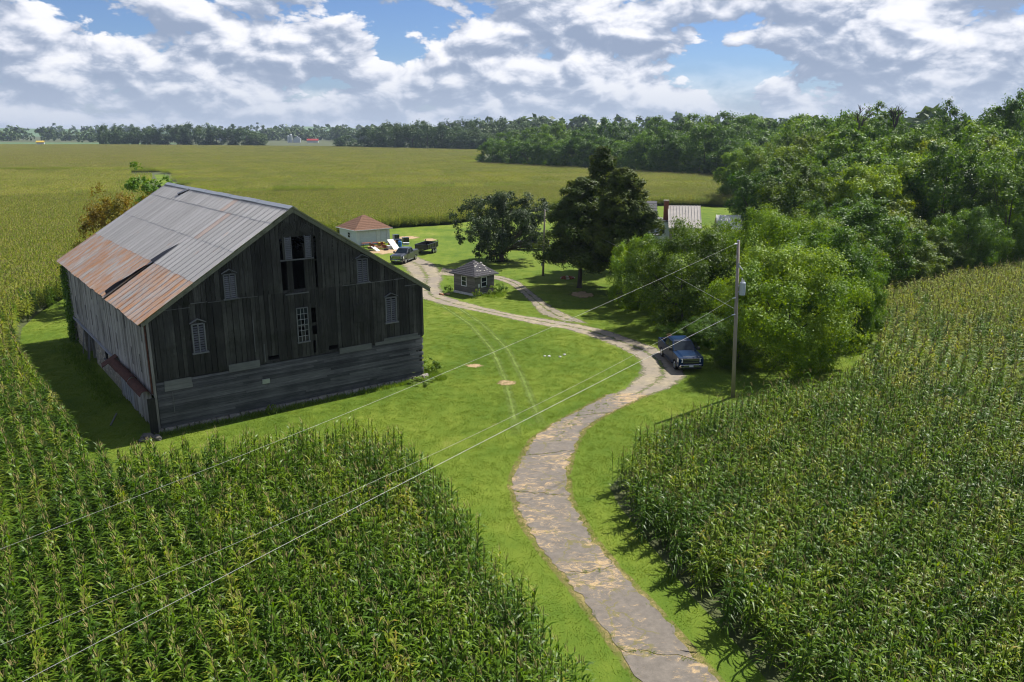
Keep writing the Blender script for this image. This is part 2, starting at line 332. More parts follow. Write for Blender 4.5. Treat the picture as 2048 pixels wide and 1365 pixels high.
def metal_roof(name, rusty):
    m, nt, b, o = new_mat(name)
    tc = nd(nt, 'ShaderNodeTexCoord').outputs['Object']; r = objrand(nt)
    off = nd(nt, 'ShaderNodeCombineXYZ', {0: mth(nt, 'MULTIPLY', r, 3.0), 1: mth(nt, 'MULTIPLY', r, 9.0), 2: r}).outputs[0]
    va = nd(nt, 'ShaderNodeVectorMath', {0: tc, 1: off}, operation='ADD').outputs[0]
    st = noise(nt, mapping(nt, va, (0.45, 5.5, 0.45)), 1.6, 7.0, 0.72); bl = noise(nt, mapping(nt, tc, (0.35, 0.9, 0.35)), 1.3, 5.0, 0.65)
    g = ramp(nt, mth(nt, 'ADD', mth(nt, 'MULTIPLY', st, 0.6), mth(nt, 'MULTIPLY', r, 0.22)), [(0.2, (0.34, 0.328, 0.315)), (0.5, (0.46, 0.448, 0.435)), (0.8, (0.57, 0.56, 0.55))])
    rc = ramp(nt, st, [(0.3, (0.25, 0.098, 0.032)), (0.55, (0.47, 0.22, 0.085)), (0.75, (0.58, 0.37, 0.21))])
    if rusty: f = ramp(nt, mth(nt, 'ADD', mth(nt, 'MULTIPLY', st, 0.55), mth(nt, 'MULTIPLY', bl, 0.55)), [(0.46, 0.0), (0.62, 0.85)])
    else: f = mth(nt, 'MAXIMUM', ramp(nt, mth(nt, 'ADD', mth(nt, 'MULTIPLY', st, 0.6), mth(nt, 'MULTIPLY', bl, 0.5)), [(0.66, 0.0), (0.76, 0.7)]), ramp(nt, r, [(0.955, 0.0), (0.96, 0.35)]))
    sock(nt, b.inputs['Base Color'], mixc(nt, f, g, rc)); b.inputs['Metallic'].default_value = 0.15
    sock(nt, b.inputs['Roughness'], ramp(nt, f, [(0, 0.55), (1, 0.85)])); b.inputs['Specular IOR Level'].default_value = 0.4
metal_roof('roof_metal', False); metal_roof('roof_rust', True)
def stone_wall_mat():
    m, nt, b, o = new_mat('rubble_stone')
    tc = nd(nt, 'ShaderNodeTexCoord').outputs['Object']
    v = nd(nt, 'ShaderNodeTexVoronoi', {'Scale': 3.2, 'Vector': tc}); e = nd(nt, 'ShaderNodeTexVoronoi', {'Scale': 3.2, 'Vector': tc}, feature='DISTANCE_TO_EDGE')
    c = mixc(nt, 0.5, ramp(nt, noise(nt, tc, 3.0, 5.0, 0.7), [(0.3, (0.28, 0.24, 0.18)), (0.7, (0.52, 0.46, 0.37))]), nd(nt, 'ShaderNodeHueSaturation', {'Saturation': 0.12, 'Value': 0.22, 'Color': v.outputs['Color']}).outputs[0])
    sock(nt, b.inputs['Base Color'], c); b.inputs['Roughness'].default_value = 0.95
    bp = nd(nt, 'ShaderNodeBump', {'Height': ramp(nt, e.outputs['Distance'], [(0.0, 0.0), (0.08, 1.0)]), 'Strength': 0.8, 'Distance': 0.05}); nt.links.new(bp.outputs[0], b.inputs['Normal'])
stone_wall_mat()
M = MATS
CORN = [(0.20, (0.025, 0.064, 0.004)), (0.40, (0.058, 0.120, 0.007)), (0.58, (0.104, 0.178, 0.011)), (0.72, (0.185, 0.232, 0.022)), (0.86, (0.36, 0.24, 0.05))]
leafmat('corn_leaf', CORN, 1.3, 0.33, 0.40, 0.16, 0.7, 1.9, 1.02, 0.494)
plain('corn_tassel_far', (0.32, 0.26, 0.11), 0.8, 0.2, var=0.2); plain('corn_stalk', (0.07, 0.11, 0.02), 0.7, 0.3); plain('corn_tassel', (0.27, 0.225, 0.085), 0.8, 0.2, var=0.25)
leafmat('corn_leaf_far', [(0.22, (0.060, 0.098, 0.011)), (0.45, (0.122, 0.160, 0.020)), (0.65, (0.195, 0.208, 0.038)), (0.85, (0.30, 0.24, 0.08))], 0.6, 0.38, 0.5, 0.10, 0.4)
leafmat('foliage_green', [(0.25, (0.024, 0.064, 0.004)), (0.5, (0.062, 0.130, 0.007)), (0.75, (0.132, 0.202, 0.011))], transl=0.36, spec=0.22, tmul=1.8)
leafmat('foliage_bright', [(0.25, (0.034, 0.080, 0.004)), (0.5, (0.080, 0.148, 0.007)), (0.75, (0.165, 0.225, 0.013))], transl=0.36, spec=0.22, tmul=1.8)
leafmat('foliage_olive', [(0.25, (0.030, 0.064, 0.004)), (0.5, (0.068, 0.114, 0.007)), (0.75, (0.145, 0.175, 0.013))], transl=0.36, spec=0.22, tmul=1.8)
leafmat('foliage_dark', [(0.25, (0.016, 0.048, 0.005)), (0.5, (0.044, 0.098, 0.007)), (0.75, (0.095, 0.158, 0.011))], transl=0.36, spec=0.22, tmul=1.8)
leafmat('foliage_orange', [(0.25, (0.030, 0.050, 0.005)), (0.48, (0.082, 0.090, 0.008)), (0.72, (0.165, 0.115, 0.012))], transl=0.3)
leafmat('cedar_green', [(0.25, (0.010, 0.024, 0.005)), (0.5, (0.028, 0.050, 0.008)), (0.75, (0.075, 0.095, 0.016))], transl=0.25, spec=0.1)
leafmat('apple_green', [(0.25, (0.013, 0.028, 0.009)), (0.5, (0.032, 0.054, 0.017)), (0.75, (0.072, 0.088, 0.036))], transl=0.2)
leafmat('far_forest', [(0.25, (0.018, 0.040, 0.010)), (0.5, (0.036, 0.070, 0.015)), (0.75, (0.065, 0.100, 0.022))], nscale=0.06, transl=0.2, spec=0.2)
leafmat('weed_green', [(0.25, (0.045, 0.085, 0.012)), (0.5, (0.09, 0.15, 0.022)), (0.75, (0.17, 0.22, 0.05))], nscale=2.0)
leafmat('grass_blade', [(0.25, (0.048, 0.092, 0.010)), (0.5, (0.088, 0.138, 0.015)), (0.75, (0.165, 0.188, 0.034))], nscale=1.0, transl=0.25, spec=0.15, rough=0.6)

# ------------------------------------------------------------------ the ground
def sheet(name, poly, z, mat, kind='structure'):
    me = bpy.data.meshes.new(name); bm = bmesh.new()
    f = bm.faces.new([bm.verts.new((x, y, z)) for x, y in poly]); bmesh.ops.triangulate(bm, faces=[f])
    bmesh.ops.recalc_face_normals(bm, faces=bm.faces)
    for f in bm.faces:
        if f.normal.z < 0: f.normal_flip()
    bm.to_mesh(me); bm.free(); o = link(name, me, mat); tag(o, kind=kind); return o
sheet('ground', [(-7000, -300), (7000, -300), (7000, 9000), (-7000, 9000)], 0.0, M['field_soil'])

FA = [(-21.9, 38.8), (-19.2, 39.5), (-16.7, 39.9), (-14.5, 41.2), (-11.3, 42.2), (-9.4, 42.3), (-6.6, 41.8), (-5.9, 40.3), (-4.6, 37.8), (-3.7, 36.1), (-2.9, 34.5), (-2.1, 32.3), (-1.2, 30.0), (-0.3, 27.7), (0.6, 25.9), (1.3, 24.4), (1.8, 22.7), (2.2, 21.5), (2.6, 20.3), (3.2, 17.5), (3.9, 12)]
FL = [(-24.1, 41.8), (-26.9, 45.5), (-29.9, 49.6), (-32.8, 53.3), (-35.7, 56.7), (-39.5, 62.0), (-43.2, 67.5), (-46.2, 72.9), (-48.4, 79.7), (-49.5, 85.6), (-50.5, 92), (-53, 104), (-61, 135), (-76, 178), (-96, 226), (-124, 285), (-152, 345)]
FB = [(-148, 346), (-119, 287), (-91, 229), (-72, 182), (-57, 140), (-49, 118), (-38, 128), (-30, 146), (-22.9, 152.1), (-18.2, 155.0), (-12.3, 158.4), (-7.2, 166.6), (2.1, 181.1), (11.0, 191.0), (35.5, 199.7), (55.5, 195.7)]
FR = [(11.0, 12), (9.2, 20.7), (8.3, 24.6), (7.2, 28.2), (6.5, 31.2), (5.9, 33.6), (5.3, 36.2), (5.1, 38.2), (5.8, 39.6), (6.9, 41.0), (8.4, 42.6), (10.5, 44.2), (13.7, 47.2), (16.0, 48.8), (19.0, 49.9), (21.5, 51.2), (25.2, 55.8), (29.5, 62.8), (32.8, 68.6), (36.8, 80.8), (39.3, 83.2), (43.6, 85.9), (50.0, 91.3), (55.0, 94.8), (61.0, 99.0), (70, 104)]
yard = list(reversed(FL)) + FA + FR + [(90, 118), (110, 200), (90, 300), (60, 215)] + list(reversed(FB))
sheet('lawn', yard, 0.004, M['lawn_grass'])
sheet('bean_field', [(-900, 1010), (-495, 1010), (-470, 1250), (-900, 1300)], 0.30, M['bean_green'])

def strip(name, Lp, Rp, z, mat, kind='structure', sub=4, flat=True, label=None, cat=None):
    """a sheet between two edge lines, with an 'edge' attribute that reaches 1 at the rims"""
    def dense(P, n):
        P = np.array(P, float); d = np.r_[0, np.cumsum(np.hypot(*np.diff(P, axis=0).T))]; t = np.linspace(0, d[-1], n)
        return np.c_[np.interp(t, d, P[:, 0]), np.interp(t, d, P[:, 1])]
    n = max(len(Lp), len(Rp)) * sub; A = dense(Lp, n); B = dense(Rp, n); k = 9
    V = []; E = []; F = []
    for i in range(n):
        for j in range(k):
            t = j / (k - 1); V.append((*(A[i] * (1 - t) + B[i] * t), z)); e = abs(2 * t - 1)
            E.append(max(e, 1 - min(i, n - 1 - i) / 3.0) if not flat else e)
    for i in range(n - 1):
        for j in range(k - 1): F.append((i * k + j, (i + 1) * k + j, (i + 1) * k + j + 1, i * k + j + 1))
    me = mesh_np(name, V, F)
    a = me.attributes.new('edge', 'FLOAT', 'POINT'); a.data.foreach_set('value', np.array(E, np.float32))
    if me.polygons[0].normal.z < 0: me.flip_normals()
    o = link(name, me, mat); tag(o, label, cat, kind=kind); return o
DL = [(5.6, 18.5), (4.4, 23.1), (3.5, 25.9), (2.55, 28.7), (1.5, 31.4), (0.5, 34.6), (0.0, 38.9), (0.5, 41.8), (1.3, 45.0), (2.9, 47.9), (5.3, 51.2), (7.0, 53.6)]
DR = [(8.3, 18.5), (6.9, 23.1), (5.4, 27.7), (4.5, 30.0), (3.6, 32.9), (2.8, 37.1), (2.9, 39.8), (3.4, 43.0), (4.4, 46.5), (5.7, 48.7), (7.4, 50.8), (9.8, 53.6)]
def curve_at(P, n=400):
    P = np.array(P, float); d = np.r_[0, np.cumsum(np.hypot(*np.diff(P, axis=0).T))]
    # smooth with a Catmull-like moving average
    t = np.linspace(0, d[-1], n); Q = np.c_[np.interp(t, d, P[:, 0]), np.interp(t, d, P[:, 1])]
    k = 21; ker = np.hanning(k + 2)[1:-1]; ker /= ker.sum(); pad = k // 2
    for a in range(2):
        e = np.r_[2 * Q[0, a] - Q[pad:0:-1, a], Q[:, a], 2 * Q[-1, a] - Q[-2:-pad - 2:-1, a]]; Q[:, a] = np.convolve(e, ker, 'valid')
    return Q
NL = curve_at(DL); NR = curve_at(DR)
def drive():
    out = lambda A, B, s: A + (A - B) / np.linalg.norm(A - B, axis=1)[:, None] * s
    strip('driveway_verge', out(NL, NR, 0.32)[::6], out(NR, NL, 0.32)[::6], 0.008, M['verge_straw'])
    root = empty('driveway'); tag(root, kind='structure')
    rg = np.random.default_rng(3)
    cuts = [(0, 0), (70, 62), (124, 131), (212, 206), (262, 268), (336, 345), (399, 399)]
    wob = lambda n, a: np.convolve(rg.normal(0, a, n + 6), np.ones(4) / 4, 'same')[3:n + 3]
    eL = wob(400, 0.16); eR = wob(400, 0.16)
    nrm = (NR - NL) / np.linalg.norm(NR - NL, axis=1)[:, None]
    XL = NL + nrm * eL[:, None]; XR = NR + nrm * eR[:, None]
    def cutline(iL, iR, s):
        n = 9; P = []
        for j in range(n):
            t = j / (n - 1); P.append(XL[iL] * (1 - t) + XR[iR] * t)
        P = np.array(P); d = P[-1] - P[0]; nn = np.array([-d[1], d[0]]) / np.linalg.norm(d)
        w = rgc.normal(0, 0.10, n); w[0] = w[-1] = 0
        return P + nn * (w + s)[:, None]
    for a in range(len(cuts) - 1):
        rgc = np.random.default_rng(100 + a); lo = cutline(*cuts[a], np.full(9, 0.022) + np.abs(np.random.default_rng(a).normal(0, 0.02, 9)))
        rgc = np.random.default_rng(101 + a); hi = cutline(*cuts[a + 1], -np.full(9, 0.022))
        L = XL[cuts[a][0] + 2:cuts[a + 1][0] - 1:3]; Rr = XR[cuts[a][1] + 2:cuts[a + 1][1] - 1:3]
        poly = list(L[::-1]) + list(lo) + list(Rr) + list(hi[::-1])
        bm = bmesh.new(); f = bm.faces.new([bm.verts.new((x, y, 0.012)) for x, y in poly])
        r = bmesh.ops.extrude_face_region(bm, geom=[f]); bmesh.ops.translate(bm, verts=[g for g in r['geom'] if isinstance(g, bmesh.types.BMVert)], vec=(0, 0, 0.008 + 0.006 * rg.random()))
        bmesh.ops.recalc_face_normals(bm, faces=bm.faces); bmesh.ops.triangulate(bm, faces=bm.faces)
        me = bpy.data.meshes.new('slab'); bm.to_mesh(me); bm.free(); link('slab', me, M['old_asphalt'], root)
    return cuts, XL, XR
CUTS, XL, XR = drive()
strip('gravel_drive', [(7.0, 53.2), (8.2, 55.0), (9.5, 57.9), (10.2, 60.4), (10.1, 63.4), (8.9, 66.3), (7.2, 69.5), (5.0, 72.5), (2.5, 74.1), (0.0, 76.5), (-2.6, 79.1), (-5.5, 81.6), (-7.8, 83.6), (-10.2, 86.8), (-12, 92), (-13, 100), (-15, 108), (-18, 116)],
      [(9.9, 53.2), (11.7, 55.0), (13.4, 57.6), (13.6, 61.5), (12.7, 65.4), (11.0, 68.6), (9.1, 71.9), (6.6, 74.6), (2.6, 77.4), (1.3, 78.0), (-0.7, 79.8), (-3.0, 82.4), (-5.3, 85.2), (-7.5, 88.2), (-8.6, 94.5), (-8.5, 100), (-10.5, 110), (-14.2, 117.9)], 0.010, M['gravel'])
strip('gravel_path', [(4.6, 76.2), (2.7, 79.0), (1.9, 84.9), (0.9, 90.1), (-0.3, 95.0), (-1.8, 98.0), (-5.5, 100.2), (-9.5, 101.0)],
      [(7.6, 74.6), (5.0, 80.4), (3.8, 84.3), (2.3, 90.8), (1.0, 96.8), (-0.8, 100.2), (-5.0, 104.0), (-9.4, 107.6)], 0.014, M['gravel'])
strip('wheel_track', [(-8.4, 84.7), (-4.35, 74.3), (-2.05, 65.3), (-0.85, 56.8), (-0.25, 49.2), (-0.1, 45.5)], [(-7.8, 84.7), (-3.6, 74.3), (-1.3, 65.3), (-0.1, 56.8), (0.5, 49.2), (0.65, 45.5)], 0.008, M['pressed_grass'], sub=6, flat=False)
strip('wheel_track', [(-7.0, 84.7), (-3.15, 74.3), (-0.7, 65.3), (0.5, 56.8), (1.3, 49.2), (1.6, 47.0)], [(-6.4, 84.7), (-2.4, 74.3), (0.05, 65.3), (1.25, 56.8), (2.05, 49.2), (2.35, 47.0)], 0.008, M['pressed_grass'], sub=6, flat=False)
def patch(x, y, rx, ry, seed):
    g = np.random.default_rng(seed); n = 20; V = [(x, y, 0.010)]; E = [0.0]; F = []
    for i in range(n):
        a = 2 * math.pi * i / n; q = 1 + g.normal(0, 0.12); V.append((x + rx * q * math.cos(a), y + ry * q * math.sin(a), 0.010)); E.append(1.0)
    F = [(0, 1 + i, 1 + (i + 1) % n) for i in range(n)]
    me = mesh_np('bare_patch', V, F); a = me.attributes.new('edge', 'FLOAT', 'POINT'); a.data.foreach_set('value', np.array(E, np.float32))
    tag(link('bare_patch', me, M['bare_earth']), kind='structure')
for i, p in enumerate([(-0.4, 56.0, 0.8, 0.7), (-18.2, 138.6, 2.2, 2.4), (8.0, 88.8, 1.6, 2.0), (-3.0, 60.5, 0.7, 0.6), (-19.5, 122.5, 3.2, 3.2), (6.8, 113, 1.3, 2.2), (-14, 136, 1.2, 1.6)]): patch(*p, i)

# ------------------------------------------------------------------ the barn
BA = math.atan2(0.602, 0.799); BW, BL, EAVE, RISE = 18.87, 29.2, 7.25, 0.636
barn = empty('barn', (-21.69, 45.86, 0), BA)
tag(barn, 'huge weathered dark timber barn with a torn rusty corrugated metal roof', 'barn')
def rake(x): return EAVE + RISE * min(x, BW - x) - 0.06
def cut_spans(z0, z1, holes):
    spans = [(z0, z1)]
    for h0, h1 in holes:
        nx = []
        for a, b in spans:
            if h1 <= a or h0 >= b: nx.append((a, b)); continue
            if h0 > a: nx.append((a, h0))
            if h1 < b: nx.append((h1, b))
        spans = nx
    return [s for s in spans if s[1] - s[0] > 0.05]
def barn_front():
    g = random.Random(11)
    wall = MB()          # the timber frame behind the boards is the wall part itself
    for x in (0.15, 4.7, 9.0, 10.2, 14.2, BW - 0.15): wall.box(x - 0.1, x + 0.1, 0.08, 0.28, 0.1, min(rake(x), 11) - 0.15)
    for z in (3.3, 5.4, 7.8): e_ = 0.1 if z < 7 else 1.5; wall.box(e_, BW - e_, 0.10, 0.26, z - 0.1, z + 0.1)
    wall = wall.build('gable_wall', M['dark_boards'], barn)
    holes = [(8.45, 8.92, 7.75, 9.85), (9.25, 10.0, 7.72, 9.85), (9.22, 10.12, 9.95, 11.38), (10.74, 10.93, 7.75, 9.7), (10.70, 10.90, 9.8, 11.35), (8.47, 8.62, 9.95, 11.3), (9.28, 10.02, 4.42, 6.62),
             (10.33, 10.60, 4.72, 6.55), (10.30, 10.48, 3.35, 4.3), (7.15, 7.85, 3.32, 3.72), (11.4, 12.1, 3.35, 3.75), (8.76, 9.22, 9.95, 11.4), (10.12, 10.56, 9.95, 11.4),
             (2.55, 3.30, 4.75, 6.55), (4.72, 5.46, 7.88, 9.40), (13.78, 14.58, 7.88, 9.50), (15.86, 16.70, 4.75, 6.55)]
    for tier in (0, 1):
        xs = [0.0]
        marks = sorted({round(h[k], 2) for h in holes for k in (0, 1)})
        while xs[-1] < BW - 0.02:
            n = xs[-1] + g.uniform(0.24, 0.36)
            near = [m for m in marks if xs[-1] + 0.10 < m <= n + 0.08]
            xs.append(min(near[0] if near else n, BW))
        for a, b in zip(xs, xs[1:]):
            if b - a < 0.06: continue
            lo, hi = (3.28 + g.uniform(-0.05, 0.05), 7.86 + g.uniform(-0.03, 0.03)) if tier == 0 else (7.80, None)
            mid = (a + b) / 2; top = min(hi, rake(mid)) if hi else rake(mid)
            if top - lo < 0.08: continue
            hs = [(h[2], h[3]) for h in holes if h[0] < mid < h[1]]
            y = -0.012 - 0.022 * tier - g.uniform(0, 0.03); th = 0.025; gap = g.uniform(0.008, 0.030)
            for s0, s1 in cut_spans(lo, top, hs):
                ta = rake(a) if s1 == top and (hi is None or top < hi) else s1; tb = rake(b) if s1 == top and (hi is None or top < hi) else s1
                sk = g.uniform(-0.012, 0.012)
                x0, x1 = a + gap, b - 0.002
                MB().hexa([(x0 + sk, y - th, s0), (x1 + sk, y - th, s0), (x1 + sk, y, s0), (x0 + sk, y, s0), (x0, y - th, ta), (x1, y - th, tb), (x1, y, tb), (x0, y, ta)]).build('board', M['dark_boards'], wall, fix=False)
    # clapboards below
    low = box('lower_wall', M['siding_boards'], barn, 0.1, BW - 0.1, 0.06, 0.2, 0.22, 0.36)
    for x in (0.3, 3.4, 6.5, 9.6, 12.7, 15.8, 18.5): box('post', M['siding_boards'], low, x - 0.08, x + 0.08, 0.06, 0.2, 0.365, 3.19)
    box('dark_gap_sheet', M['black_void'], low, 0.3, BW - 1.0, 0.03, 0.045, 0.4, 3.1)  # black sheet put in so the clapboard gaps read as dark interior
    z = 0.34; k = 0
    while z < 3.22:
        h = 0.152; x = 0.16
        ends = []
        while x < BW - 0.6: ends.append(x); x += g.uniform(4.0, 7.5)
        last = BW - (g.uniform(0.05, 0.75) if g.random() < 0.55 else 0.02)
        ends.append(last)
        for a, b in zip(ends, ends[1:]):
            if g.random() < 0.012 and k > 12: continue
            t = g.uniform(-0.012, 0.012); y = -0.02 - g.uniform(0, 0.008)
            MB().hexa([(a + 0.005, y - 0.06, z + t), (b - 0.005, y - 0.06, z - t), (b - 0.005, y, z - t), (a + 0.005, y, z + t), (a + 0.005, y - 0.012, z + h + t - 0.022), (b - 0.005, y - 0.012, z + h - t - 0.022), (b - 0.005, y + 0.01, z + h - t - 0.022), (a + 0.005, y + 0.01, z + h + t - 0.022)]).build('clapboard', M['siding_boards'], low, fix=False)
        z += h; k += 1
    for (a, b, z0, z1) in ((0.6, 2.25, 2.62, 2.95), (0.62, 2.22, 2.96, 3.27), (4.55, 6.55, 3.12, 3.62), (12.15, 14.6, 3.05, 3.45), (14.9, 18.6, 3.20, 3.42), (15.6, 18.4, 3.43, 3.62)):
        box('patch_board', M['pale_boards'], low, a, b, -0.12, -0.085, z0, z1)
    for a, b, z0, z1 in ((6.6, 7.1, 1.95, 2.25),): box('vent_cap', M['steel_grey'], low, a, b, -0.16, -0.062, z0, z1)
    for x, z0, z1 in ((1.0, 1.2, 2.5), (6.9, 3.4, 4.6), (6.3, 4.2, 6.3)): box('batten', M['pale_boards'], low, x, x + 0.05, -0.13, -0.10, z0, z1)
    # footing of stones
    f = MB(); x = -0.1
    while x < BW + 0.1:
        w = g.uniform(0.3, 0.8); d = g.uniform(0.05, 0.22); f.hexa([(x + 0.02, -0.1 - d, -0.05), (x + w, -0.1 - d * g.random(), -0.05), (x + w, 0.1, -0.05), (x + 0.02, 0.1, -0.05), (x + 0.04, -0.08 - d * 0.5, g.uniform(0.2, 0.33)), (x + w - 0.03, -0.08, g.uniform(0.2, 0.33)), (x + w, 0.1, 0.32), (x, 0.1, 0.32)]); x += w
    tag(f.build('footing', M['rubble_stone'], barn), kind='stuff')
    # louvred windows with hood and sill
    for (a, b, z0, z1) in ((2.55, 3.30, 4.75, 6.55), (4.72, 5.46, 7.88, 9.40), (13.78, 14.58, 7.88, 9.50), (15.86, 16.70, 4.75, 6.55)):
        m = (a + b) / 2
        fr = MB().box(a - 0.03, a + 0.05, -0.13, -0.02, z0, z1).box(b - 0.05, b + 0.03, -0.13, -0.02, z0, z1).box(m - 0.035, m + 0.035, -0.132, -0.021, z0, z1).box(a + 0.05, b - 0.05, -0.128, -0.022, z1 - 0.07, z1 + 0.02)
        win = fr.build('louvered_window', M['louver_wood'], barn)
        box('shade_backing', M['black_void'], win, a, b, -0.005, 0.02, z0, z1)  # black panel stands in for the shade behind the louvers
        lv = MB(); n = 11
        for i in range(n):
            z = z0 + 0.04 + (z1 - z0 - 0.14) * i / n
            for p, q in ((a + 0.055, m - 0.04), (m + 0.04, b - 0.055)): lv.hexa([(p, -0.115, z), (q, -0.115, z), (q, -0.10, z - 0.012), (p, -0.10, z - 0.012), (p, -0.045, z + 0.085), (q, -0.045, z + 0.085), (q, -0.03, z + 0.070), (p, -0.03, z + 0.070)])
        tag(lv.build('louvers', M['louver_wood'], win), kind='stuff')
        MB().prism([(a - 0.12, z1 + 0.03), (m, z1 + 0.27), (b + 0.12, z1 + 0.03), (b + 0.12, z1 + 0.08), (m, z1 + 0.34), (a - 0.12, z1 + 0.08)], 'y', -0.19, -0.04).build('hood', M['louver_wood'], win)
        box('sill', M['louver_wood'], win, a - 0.12, b + 0.12, -0.22, -0.04, z0 - 0.09, z0)
    # hay-loft: shutters, posts, fan of boards above
    for (a, b) in ((8.76, 9.22), (10.12, 10.56)):
        sh = MB().box(a, a + 0.05, -0.14, -0.06, 9.93, 11.42).box(b - 0.05, b, -0.14, -0.06, 9.93, 11.42).build('shutter', M['louver_wood'], barn)
        lv = MB()
        for i in range(12):
            z = 9.97 + i * 0.118; lv.hexa([(a + 0.055, -0.135, z), (b - 0.055, -0.135, z), (b - 0.055, -0.12, z - 0.01), (a + 0.055, -0.12, z - 0.01), (a + 0.055, -0.08, z + 0.09), (b - 0.055, -0.08, z + 0.09), (b - 0.055, -0.065, z + 0.08), (a + 0.055, -0.065, z + 0.08)])
        tag(lv.build('louvers', M['louver_wood'], sh), kind='stuff')
    box('loft_sill', M['pale_boards'], barn, 8.4, 10.7, -0.17, -0.06, 9.86, 9.93)
    box('loft_sill', M['pale_boards'], barn, 8.6, 10.2, -0.15, -0.06, 7.62, 7.69)
    fan = MB()
    for i in range(15):
        a = math.pi * (i + 0.5) / 15; c, s = math.cos(a), math.sin(a); w = 0.05
        fan.beam((9.67 + c * 0.42, -0.10 - 0.004 * (i % 2), 11.46 + s * 0.30), (9.67 + c * 0.98, -0.10 - 0.004 * (i % 2), 11.46 + s * 0.92), 0.03, 0.10)
    fan.build('fan_boards', M['dark_boards'], barn)
    # sash window of small panes
    sw = MB().box(9.24, 9.30, -0.13, -0.03, 4.36, 6.68).box(10.0, 10.06, -0.13, -0.03, 4.36, 6.68).box(9.30, 10.0, -0.13, -0.03, 6.62, 6.68).box(9.2, 10.1, -0.18, -0.03, 4.28, 4.36).box(9.30, 10.0, -0.12, -0.04, 5.46, 5.53).build('sash_window', M['louver_wood'], barn)
    bars = MB()
    for x in (9.53, 9.77): bars.box(x - 0.012, x + 0.012, -0.10, -0.07, 4.36, 6.62)
    for k in (1, 2, 4, 5): z = 4.36 + (6.62 - 4.36) * k / 6; bars.box(9.30, 10.0, -0.105, -0.075, z - 0.012, z + 0.012)
    bars.build('glazing_bars', M['white_boards'], sw)
    for i in range(3):
        for j in range(6):
            if g.random() < 0.25: continue
            box('pane', M['glass_dark'], sw, 9.31 + i * 0.235, 9.52 + i * 0.235, -0.088, -0.082, 4.38 + j * 0.377, 4.72 + j * 0.377)
    # loose shutter panel, stray boards, drip ledge between the two tiers
    box('shutter_panel', M['dark_boards'], barn, 13.35, 14.25, -0.11, -0.07, 5.05, 6.35)
    x = 0.8
    while x < BW - 0.8:
        w = g.uniform(0.6, 1.9); dz = g.uniform(-0.03, 0.03)
        if 8.3 > x + w or x > 11.0: MB().box(x, x + w - 0.05, -0.10, -0.06, min(7.78, rake(x) - 0.1, rake(x + w) - 0.1) + dz, min(7.82, rake(x) - 0.06, rake(x + w) - 0.06) + dz).build('drip_strip', M['pale_boards'], wall)
        x += w
    box('corner_board', M['grey_boards'], barn, -0.03, 0.12, -0.09, -0.062, 0.3, 7.1); box('corner_board', M['dark_boards'], barn, BW - 0.12, BW + 0.04, -0.10, -0.07, 3.4, 7.1)
    for i, (s, e) in enumerate(((0, BW / 2), (BW, BW / 2))):   # verge boards
        xa, za = (-0.25, EAVE - 0.16) if i == 0 else (BW + 0.62, EAVE - 0.40)
        xb, zb = BW / 2, EAVE + RISE * BW / 2
        MB().hexa([(xa, -0.22, za - 0.28), (xb, -0.22, zb - 0.30), (xb, -0.17, zb - 0.30), (xa, -0.17, za - 0.28), (xa, -0.22, za - 0.02), (xb, -0.22, zb - 0.02), (xb, -0.17, zb - 0.02), (xa, -0.17, za - 0.02)]).build('verge_board', M['verge_wood'], barn)
barn_front()
